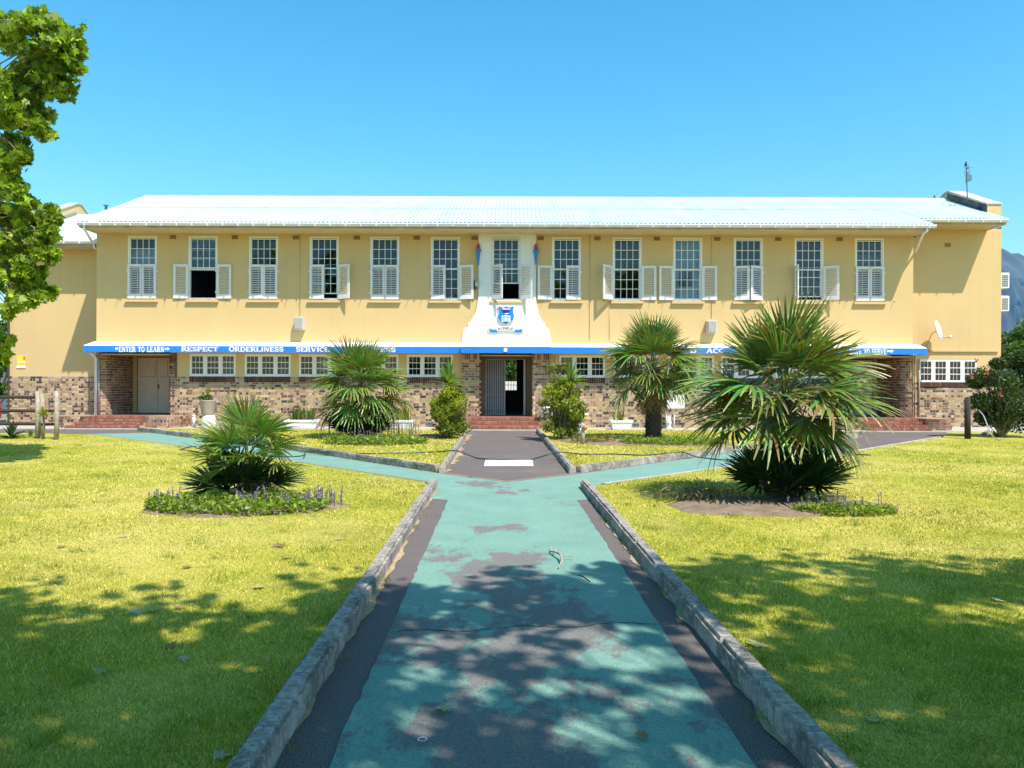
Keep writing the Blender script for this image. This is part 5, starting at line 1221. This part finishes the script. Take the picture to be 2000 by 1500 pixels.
# ---------------- planters
def trough(px, py, wpx, hpx, d, lab, plab, pn, seed, pl):
    x = FX(px,d); z0 = .03; w = wpx*d/F/2; h = hpx*d/F; t = thing('planter_trough', (x,d,z0), lab, 'planter', 'white planter troughs')
    b = MB(); vs = []
    for f, z_ in ((.82,0),(.86,.12*h),(.93,.62*h),(.93,.68*h),(1.03,.72*h),(1.05,h),(.95,h),(.92,.85*h)):
        for sx, sy in ((-1,-1),(1,-1),(1,1),(-1,1)): vs.append((x+sx*w*f, d+sy*.24*f, z0+z_))
    m = 8; fs = [(j*4+k, j*4+(k+1)%4, (j+1)*4+(k+1)%4, (j+1)*4+k) for j in range(m-1) for k in range(4)]+[(3,2,1,0)]
    b.add(vs, fs); bevel(b.build('trough', M['pot'], t), .008)
    b = MB(); b.box(x-w*.92, x+w*.92, d-.2, d+.2, z0+h*.7, z0+h*.86); b.build('soil', M['soil'], t)
    r = random.Random(seed); pt = thing('potted_plant', (x,d,z0+h*.8), plab, 'plant', 'potted plants'); b = MB()
    if pl == 'sans':
        for i in range(pn):
            bx, by = x+r.uniform(-.85,.85)*w*.78, d+r.uniform(-.15,.15); L = r.uniform(.6,1.0)*.55; a = r.uniform(-.5,.5); s_ = Vector((math.cos(a),math.sin(a),0)); tl = Vector((r.uniform(-.08,.08),r.uniform(-.05,.05),L)); q = Vector((bx,by,z0+h*.8)); vs = []
            for u, ww in ((0,.022),(.4,.03),(.8,.022),(1,.002)): p = q+tl*u; vs += [p-s_*ww, p+Vector((0,.008,0)), p+s_*ww]
            col = random.choice([(0.30,0.30,0.06),(0.16,0.20,0.05),(0.07,0.11,0.03)])
            b.add(vs, [(j*3,j*3+1,j*3+4,j*3+3) for j in range(3)]+[(j*3+1,j*3+2,j*3+5,j*3+4) for j in range(3)], col)
    b.build('leaves', M['leaf'], pt, kind='stuff')
trough(591, 832, 64, 17, 26.85, 'white trough planter of upright striped leaves near the left porch', 'upright yellow-striped leaves in the trough near the left porch', 46, 5, 'sans')
trough(787, 832, 46, 17, 26.85, 'white trough planter beside the floor vent', 'upright yellow-striped leaves in the trough beside the floor vent', 26, 6, 'sans')
x = FX(1213,26.85)
trough(1213, 834, 42, 18, 26.85, 'white trough planter holding a single leafy dracaena', 'short striped leaves in the trough with the dracaena', 4, 7, 'sans')
blade_plant((x-.02,26.85,.3), 26, .36, .05, 'yellow-green dracaena in the right white trough', name='dracaena', stem=.12, seed=11, cols=((0.12,0.17,0.03),(0.36,0.34,0.07)))
def pot(px, d, prof, lab, mat, z0=.03, cat='pot', name='plant_pot', grp=None):
    x = FX(px,d); b = MB(); b.lathe(prof, (x,d,z0), 18); o = b.build(name, M[mat], loc=(x,d,z0)); return tag(o, lab, cat, grp), x
pot(408, 26.6, [(.22,0),(.25,.05),(.24,.3),(.2,.42),(.19,.45)], 'rounded pale urn base beside the left porch steps', 'pot', name='urn')
_, x = pot(406, 26.6, [(.19,0),(.21,.05),(.27,.5),(.285,.53),(.26,.53),(.25,.45)], 'tall taupe pot on the urn base beside the left porch', 'pot_taupe', z0=.48)
blade_plant((x,26.6,.95), 24, .28, .045, 'yellow spiky plant in the tall taupe pot', name='dracaena', stem=.28, seed=12, cols=((0.22,0.24,0.04),(0.4,0.36,0.07)))
C = [Vector((x+random.gauss(0,.16),26.6+random.gauss(0,.1),1.02+random.uniform(0,.12))) for _ in range(9)]
bush((x,26.6,.93), [(c,.1) for c in C], 60, .06, dcol, 'low trailing greenery in the tall taupe pot', 'plant', 'potted_plant')
_, x = pot(1063, 27.1, [(.13,0),(.15,.03),(.2,.33),(.225,.36),(.225,.40),(.19,.40),(.18,.33)], 'white round pot on the right entrance pedestal', 'pot', z0=FL-.014)
blade_plant((x,27.1,FL+.33), 20, .3, .035, 'small green plant in the white pot on the entrance pedestal', name='dracaena', stem=.16, seed=14)
def birdbath():
    d = 24.3; x = FX(1135,d); t = thing('birdbath', (x,d,LZ), 'small grey stone birdbath behind the right entrance shrub', 'birdbath')
    b = MB(); b.lathe([(.16,0),(.16,.05),(.08,.1),(.07,.42),(.11,.48)], (x,d,LZ), 14); b.build('pedestal', M['pot'], t)
    b = MB(); b.lathe([(.11,.48),(.22,.56),(.24,.62),(.2,.62),(.1,.56)], (x,d,LZ), 14); b.build('basin', M['pot'], t)
birdbath()
d = gd(1138,868,LZ).y; x = FX(1138,d); t = thing('garden_post', (x,d,LZ), 'short weathered wooden post with an orange disc near the right entrance shrub', 'post')
b = MB(); b.tube([(x,d,LZ-.05),(x+.01,d,.3),(x+.01,d,.58)], [.06,.055,.05], 10); b.build('post', M['wood'], t)
b = MB(); b.tube([(x+.06,d-.09,.50),(x+.06,d-.06,.50)], .065, 14); b.build('disc', simple('orange_clay',(0.55,0.24,0.07),.7), t)

# ---------------- fence, right post, car, neighbour house
ft = thing('wooden_fence', gd(75,858,LZ), 'weathered pole fence with dark rails in front of the left wing', 'fence')
for px, pb, pt_ in ((73,856,766),(82,853,768),(110,859,764)):
    q = gd(px,pb,LZ); d = q.y; tp = at(px,pt_,d); b = MB(); b.tube([q-Vector((0,0,.05)), q.lerp(tp,.5)+Vector((.01,0,0)), tp], [.062,.056,.05], 12); b.build('post', M['wood'], ft)
d = gd(73,856,LZ).y+.05
for py in (776,802.5,828):
    a, c = at(-260,py+1,d), at(72,py,d); b = MB(); b.tube([a, a.lerp(c,.5)+Vector((0,0,.02)), c], .045, 9); b.build('rail', M['wood_dark'], ft)
for py in (802.5,829):
    a, c = at(82,py,d), at(109,py-.5,d-.2); b = MB(); b.tube([a,c], .04, 9); b.build('rail', M['wood_dark'], ft)
for px in (-120,-250):
    q = at(px,856,d); b = MB(); b.tube([(q.x,d+.05,0),(q.x,d+.05,1.3)], .07, 10); b.build('post', M['wood'], ft)
q = gd(1890,857,LZ); tp = at(1889.5,776,q.y); b = MB(); b.tube([q-Vector((0,0,.05)), q.lerp(tp,.5), tp], [.085,.08,.075], 12)
o = b.build('fence_post', M['wood_dark'], loc=tuple(q)); tag(o, 'single dark wooden post beside the hibiscus bush', 'post')
b = MB(); pts = [at(1912,801,22.2), at(1921,812,21.9), at(1929,832,21.6), at(1938,852,21.2), gd(1952,862,LZ)+Vector((0,0,.02))]; b.tube(pts, .016, 7)
tag(b.build('hose', M['hose_grey'], loc=tuple(pts[-1])), 'grey hose hanging out of the hibiscus bush onto the lawn', 'hose')
def car():
    x, y = -20.2, 26.6; t = thing('parked_car', (x,y,-.04), 'red car parked behind the wooden fence', 'car')
    prof = [(-2.0,.30),(-2.05,.75),(-1.85,.92),(-1.0,.98),(-.45,1.42),(.75,1.46),(1.45,1.02),(1.95,.95),(2.02,.6),(2.0,.3)]
    b = MB(); b.prism([(x+a, z_) for a, z_ in prof], 'y', y-.82, y+.82); bevel(b.build('body', simple('car_red',(0.30,0.02,0.05),.25,.03), t), .06, 3)
    for s_ in (-1,1):
        b = MB(); b.prism([(x-.85,1.0),(x-.4,1.36),(x+.68,1.39),(x+1.2,1.02)], 'y', y+s_*.825, y+s_*.835); b.build('window', M['glass'], t)
        for wx in (-1.25,1.3):
            b = MB(); b.tube([(x+wx,y+s_*.68,.28),(x+wx,y+s_*.84,.28)], .31, 18); w_ = b.build('wheel', M['dark_metal'], t)
            b = MB(); b.tube([(x+wx,y+s_*.84,.28),(x+wx,y+s_*.85,.28)], .19, 14); b.build('rim', M['grey_metal'], w_)
    for s_ in (-1,1): b = MB(); b.box(x+1.9, x+2.04, y+s_*.62-.12, y+s_*.62+.12, .68, .84); b.build('tail_light', M['red'], t)
car()
t = thing('neighbour_house', (-31,44,-.05), 'white neighbour house beyond the left wing', 'house')
b = MB(); b.box(-38, -27.2, 42, 48, -.05, 2.4); b.build('wall', M['plaster_white'], t)
b = MB(); b.prism([(41.6,2.3),(45,3.7),(48.4,2.3)], 'x', -38.4, -26.8); b.build('roof', M['canopy_top'], t)

# ---------------- hose across the path, twig, fallen leaves
pts = []
for px, py in [(352,880),(380,874),(420,882),(520,893),(588,893),(600,884),(640,886),(700,888),(780,887),(822,886),(860,884)]:
    q = gd(px,py,LZ); pts.append(q+Vector((0,0,.025)))
pts += [gd(893,882.5,.13)+Vector((0,0,.02))]+[gd(px,py,0.01)+Vector((0,0,.01)) for px, py in ((930,895),(960,898),(1000,898.5),(1040,897.5))]+[gd(1083,886,.13)+Vector((0,0,.02))]
pts += [gd(px,py,LZ)+Vector((0,0,.025)) for px, py in ((1110,886.5),(1142,889.5),(1200,889),(1260,891),(1320,886))]+[gd(1337,885.5,.13)+Vector((0,0,.02))]+[gd(px,py,.01)+Vector((0,0,.01)) for px, py in ((1360,893),(1400,898),(1440,899))]
pts += [gd(px,py,LZ)+Vector((0,0,.025)) for px, py in ((1600,902),(1637,884),(1670,889),(1700,891))]
cu = []
for i in range(len(pts)-1):
    p0, p1_, p2_, p3_ = pts[max(i-1,0)], pts[i], pts[i+1], pts[min(i+2,len(pts)-1)]
    for k in range(4):
        u = k/4; cu.append(0.5*((2*p1_)+(p2_-p0)*u+(2*p0-5*p1_+4*p2_-p3_)*u*u+(3*p1_-p0-3*p2_+p3_)*u**3))
cu.append(pts[-1]); b = MB(); b.tube(cu, .014, 7); tag(b.build('garden_hose', M['hose'], loc=tuple(pts[0])), 'long thin dark green garden hose lying across path and lawns', 'hose')
b = MB(); G0 = lambda px, py, h=.02: gd(px,py,0)+Vector((0,0,h))
b.tube([G0(1073,1081),G0(1084,1088,.05),G0(1094,1094,.06),G0(1098,1104,.04),G0(1091,1113,.02)], [.006,.011,.012,.009,.005], 6); b.tube([G0(1096,1097,.05),G0(1108,1095,.05),G0(1120,1094,.03)], [.008,.006,.004], 5); b.tube([G0(1084,1088,.05),G0(1086,1082,.07)], [.007,.004], 5); b.tube([G0(1077,1083,.03),G0(1076,1074,.06)], [.006,.003], 5)
tag(b.build('twig', M['wood'], loc=tuple(G0(1094,1094,0))), 'forked dry twig lying on the green path', 'twig')
b = MB(); b.tube([G0(1131,1128),G0(1140,1134,.03),G0(1152,1141)], .006, 5); tag(b.build('twig', M['wood_dark'], loc=tuple(G0(1140,1134,0))), 'small straight twig on the shaded green path', 'twig')
lt = [(190,962,.11),(545,1068,.2),(560,1092,.15),(660,1055,.12),(365,1110,.14),(300,1195,.15),(268,1198,.15),(352,1190,.12),(575,1128,.12),(505,1150,.16),(330,1265,.13),(195,1315,.12),(360,1290,.1),(920,931,.13),(1480,1262,.2),(1696,1158,.09),(1930,972,.12),(1705,1410,.12),(1950,1175,.14),(1255,1440,.1),(865,1388,.12),(710,893,.1),(1080,900,.1),(1855,985,.1),(430,1480,.12),(120,1070,.12),(640,1010,.1),(240,1050,.12),(700,1110,.12)]
LM = []
for k in range(3):
    b = MB(); n = len(PLANE); col = [(0.50,0.42,0.28),(0.30,0.19,0.09),(0.42,0.40,0.16)][k]
    b.add([(x*1, y*1, .12*(x*x+y*y)+.05*math.sin(5*x+k)) for x, y in PLANE]+[(0,0,.03)], [(i,(i+1)%n,n) for i in range(n)], col); LM.append(b.mesh('fallen_leaf', M['flower']))
for i, (px, py, s_) in enumerate(lt):
    onpath = 870 < px < 1140 and py < 940 or (abs(px-1000) < 260 and py > 1300 and px not in (1480,)) or px in (1255,)
    q = gd(px,py,0.01 if onpath else LZ); o = bpy.data.objects.new('fallen_leaf', LM[i%3]); COL.objects.link(o); o.location = q+Vector((0,0,.012)); o.scale = (s_*.7,)*3; o.rotation_euler = (random.uniform(-.2,.2),random.uniform(-.2,.2),random.uniform(0,6))
    tag(o, ['pale curled fallen leaf lying on the ground','brown curled fallen leaf lying on the ground','yellow-green fallen leaf lying on the ground'][i%3], 'leaf', ['pale fallen leaves','brown fallen leaves','yellow-green fallen leaves'][i%3])
b = MB(); c = gd(825,1447,0); n = 24
b.add([(c.x+q*math.cos(6.283*k/n), c.y+q*math.sin(6.283*k/n), .0085) for q in (.016,.022) for k in range(n)], [(k,(k+1)%n,n+(k+1)%n,n+k) for k in range(n)]); struct('painted_ring', b, M['road_white'])

# ---------------- grass blades standing on the lawns
def inpoly(P, poly):
    x, y = P[:,0], P[:,1]; c = np.zeros(len(P), bool); n = len(poly)
    for i in range(n):
        (x0,y0),(x1,y1) = poly[i], poly[(i+1)%n]
        if y0 == y1: continue
        c ^= ((y0 > y) != (y1 > y)) & (x < (x1-x0)*(y-y0)/(y1-y0)+x0)
    return c
BEDS = [(c1,1.2,.7),(c4,1.4,.7)]
def grass(polys, n, y0, y1, h, lab, w):
    d = y0*(y1/y0)**rng.random(n) ; X = (rng.random(n)*2-1)*d*.70; P = np.stack([X, d, np.full(n, LZ)], 1)
    keep = np.zeros(n, bool)
    for pl in polys: keep |= inpoly(P, pl)
    for c, rx, ry in BEDS: keep &= ((P[:,0]-c.x)/rx)**2+((P[:,1]-c.y)/ry)**2 > 1
    P = P[keep]; n = len(P); a = rng.random(n)*6.283; pat = .5+.5*np.sin(P[:,0]*1.3+2*np.sin(P[:,1]*.9))*np.sin(P[:,1]*1.7+np.sin(P[:,0]*2.1))
    hh_ = h*(.45+.8*rng.random(n))*(.6+.7*pat); ww = w*(.7+.6*rng.random(n))*(P[:,1]/5).clip(.8,3)
    s_ = np.stack([np.cos(a),np.sin(a),0*a],1)*ww[:,None]; ln = np.stack([rng.normal(size=n)*.5,rng.normal(size=n)*.5,np.ones(n)],1)*hh_[:,None]
    V = np.stack([P-s_, P+s_, P+ln], 1).reshape(-1,3)
    pat2 = .5+.5*np.sin(P[:,0]*.55+1.3*np.sin(P[:,1]*.41+1))*np.cos(P[:,1]*.62+np.sin(P[:,0]*.8)); dry = rng.random((n,1)) < (.12+.3*(1-pat[:,None])+.4*pat2[:,None]); col = np.where(dry, shade_cols(n,(0.50,0.40,0.12),(0.68,0.58,0.22)), shade_cols(n,(0.20,0.25,0.02),(0.42,0.42,0.05)))
    me = bpy.data.meshes.new('grass'); me.vertices.add(3*n); me.vertices.foreach_set('co', V.astype(np.float32).ravel()); me.loops.add(3*n); me.loops.foreach_set('vertex_index', np.arange(3*n,dtype=np.int32))
    me.polygons.add(n); me.polygons.foreach_set('loop_start', np.arange(0,3*n,3,dtype=np.int32)); me.update(calc_edges=True)
    at_ = me.color_attributes.new('tint','FLOAT_COLOR','POINT'); q = np.ones((n,3,4),np.float32); q[:,:,:3] = col[:,None,:]; at_.data.foreach_set('color', q.ravel()); me.materials.append(M['blade'])
    o = bpy.data.objects.new('grass', me); COL.objects.link(o); tag(o, lab, 'grass', kind='stuff')
grass([leftlawn], 420000, 2.6, 22, .021, 'short sunlit grass of the left lawn', .003)
grass([rightlawn], 420000, 2.6, 22, .021, 'short sunlit grass of the right lawn', .003)
def tufts(poly, n, lab):
    V, Cc = [], []; r = random.Random(len(lab))
    while n:
        d = 3*(20/3)**r.random(); x = r.uniform(-.68,.68)*d
        if not inpoly(np.array([[x,d,0]]), poly)[0] or any(((x-c.x)/rx)**2+((d-c.y)/ry)**2 < 1.1 for c, rx, ry in BEDS): continue
        n -= 1; k = r.uniform(.5,1.4); col = r.choice([(0.13,0.20,0.02),(0.20,0.27,0.03),(0.26,0.30,0.04)])
        for _ in range(int(26*k)):
            a = r.uniform(0,6.28); bx, by = x+r.gauss(0,.05*k), d+r.gauss(0,.05*k); h = .055*k*r.uniform(.5,1.2); w = .003
            V.extend([(bx-w*math.cos(a),by-w*math.sin(a),LZ),(bx+w*math.cos(a),by+w*math.sin(a),LZ),(bx+r.gauss(0,.5)*h,by+r.gauss(0,.5)*h,LZ+h)]); Cc.extend([col]*3)
    b = MB(); b.v = V; b.c = Cc; b.f = [(i,i+1,i+2) for i in range(0,len(V),3)]; b.smooth = [False]*len(b.f)
    tag(b.build('grass_tufts', M['blade'], kind='stuff'), lab, 'grass')
tufts(leftlawn, 210, 'ragged darker grass tufts in the lawn of the bushy palm'); tufts(rightlawn, 210, 'ragged darker grass tufts in the lawn of the large palm')
grass([triL, triR], 120000, 13.5, 26, .034, 'short grass of the lawns along the brick wall', .005)

# ---------------- weeds in the joints at the foot of the kerbs
V, Cw = [], []
def weeds(p0, p1, n, nb, h):
    for _ in range(n):
        u = random.random(); x, y = p0[0]+(p1[0]-p0[0])*u, p0[1]+(p1[1]-p0[1])*u; k = random.uniform(.4,1.3)
        for _ in range(int(nb*k)):
            a = random.uniform(0,6.28); bx, by = x+random.gauss(0,.035), y+random.gauss(0,.035); hh_ = h*k*random.uniform(.5,1.2); w = .0035
            V.extend([(bx-w*math.cos(a),by-w*math.sin(a),0),(bx+w*math.cos(a),by+w*math.sin(a),0),(bx+random.gauss(0,.4)*hh_,by+random.gauss(0,.4)*hh_,hh_)])
            c = random.choice([(0.16,0.22,0.03),(0.24,0.27,0.04),(0.36,0.30,0.10)]); Cw.extend([c]*3)
for q in (((XL(2.5)+.02,2.5),(XL(11.5)+.02,11.5),9,14,.05),((XR(3)-.02,3),(XR(11.5)-.02,11.5),12,18,.07),((-1.30,13.78),(-4.78,17.76),26,26,.09),((-4.8,17.8),(-11.8,24.7),20,22,.08),((1.2,13.75),(4.9,17.8),10,16,.06),((-1.4,12.2),(-7.3,18.2),30,16,.06),((XR(13.9)-.02,13.9),(XR(24)-.02,24),8,14,.06)): weeds(*q)
b = MB(); b.v = V; b.c = Cw; b.f = [(i,i+1,i+2) for i in range(0,len(V),3)]; b.smooth = [False]*len(b.f)
tag(b.build('weeds', M['leaf'], kind='stuff'), 'small weed tufts growing along the foot of the kerbs', 'weeds')

# ---------------- hazy air that turns the far mountain blue
b = MB(); b.box(-3100, 3800, -320, 6100, -1.05, 780); hz = b.build('haze', None); hz['kind'] = 'stuff'; hz['label'] = 'thin blue summer haze in the air'; hz['category'] = 'haze'
m = bpy.data.materials.new('haze_air'); m.use_nodes = True; nt = m.node_tree; nt.nodes.remove(nt.nodes['Principled BSDF'])
pv = nt.nodes.new('ShaderNodeVolumePrincipled'); pv.inputs['Color'].default_value = (0.30, 0.58, 1.0, 1); pv.inputs['Density'].default_value = 0.8e-4
nt.links.new(pv.outputs[0], nt.nodes['Material Output'].inputs['Volume']); hz.data.materials.append(m)
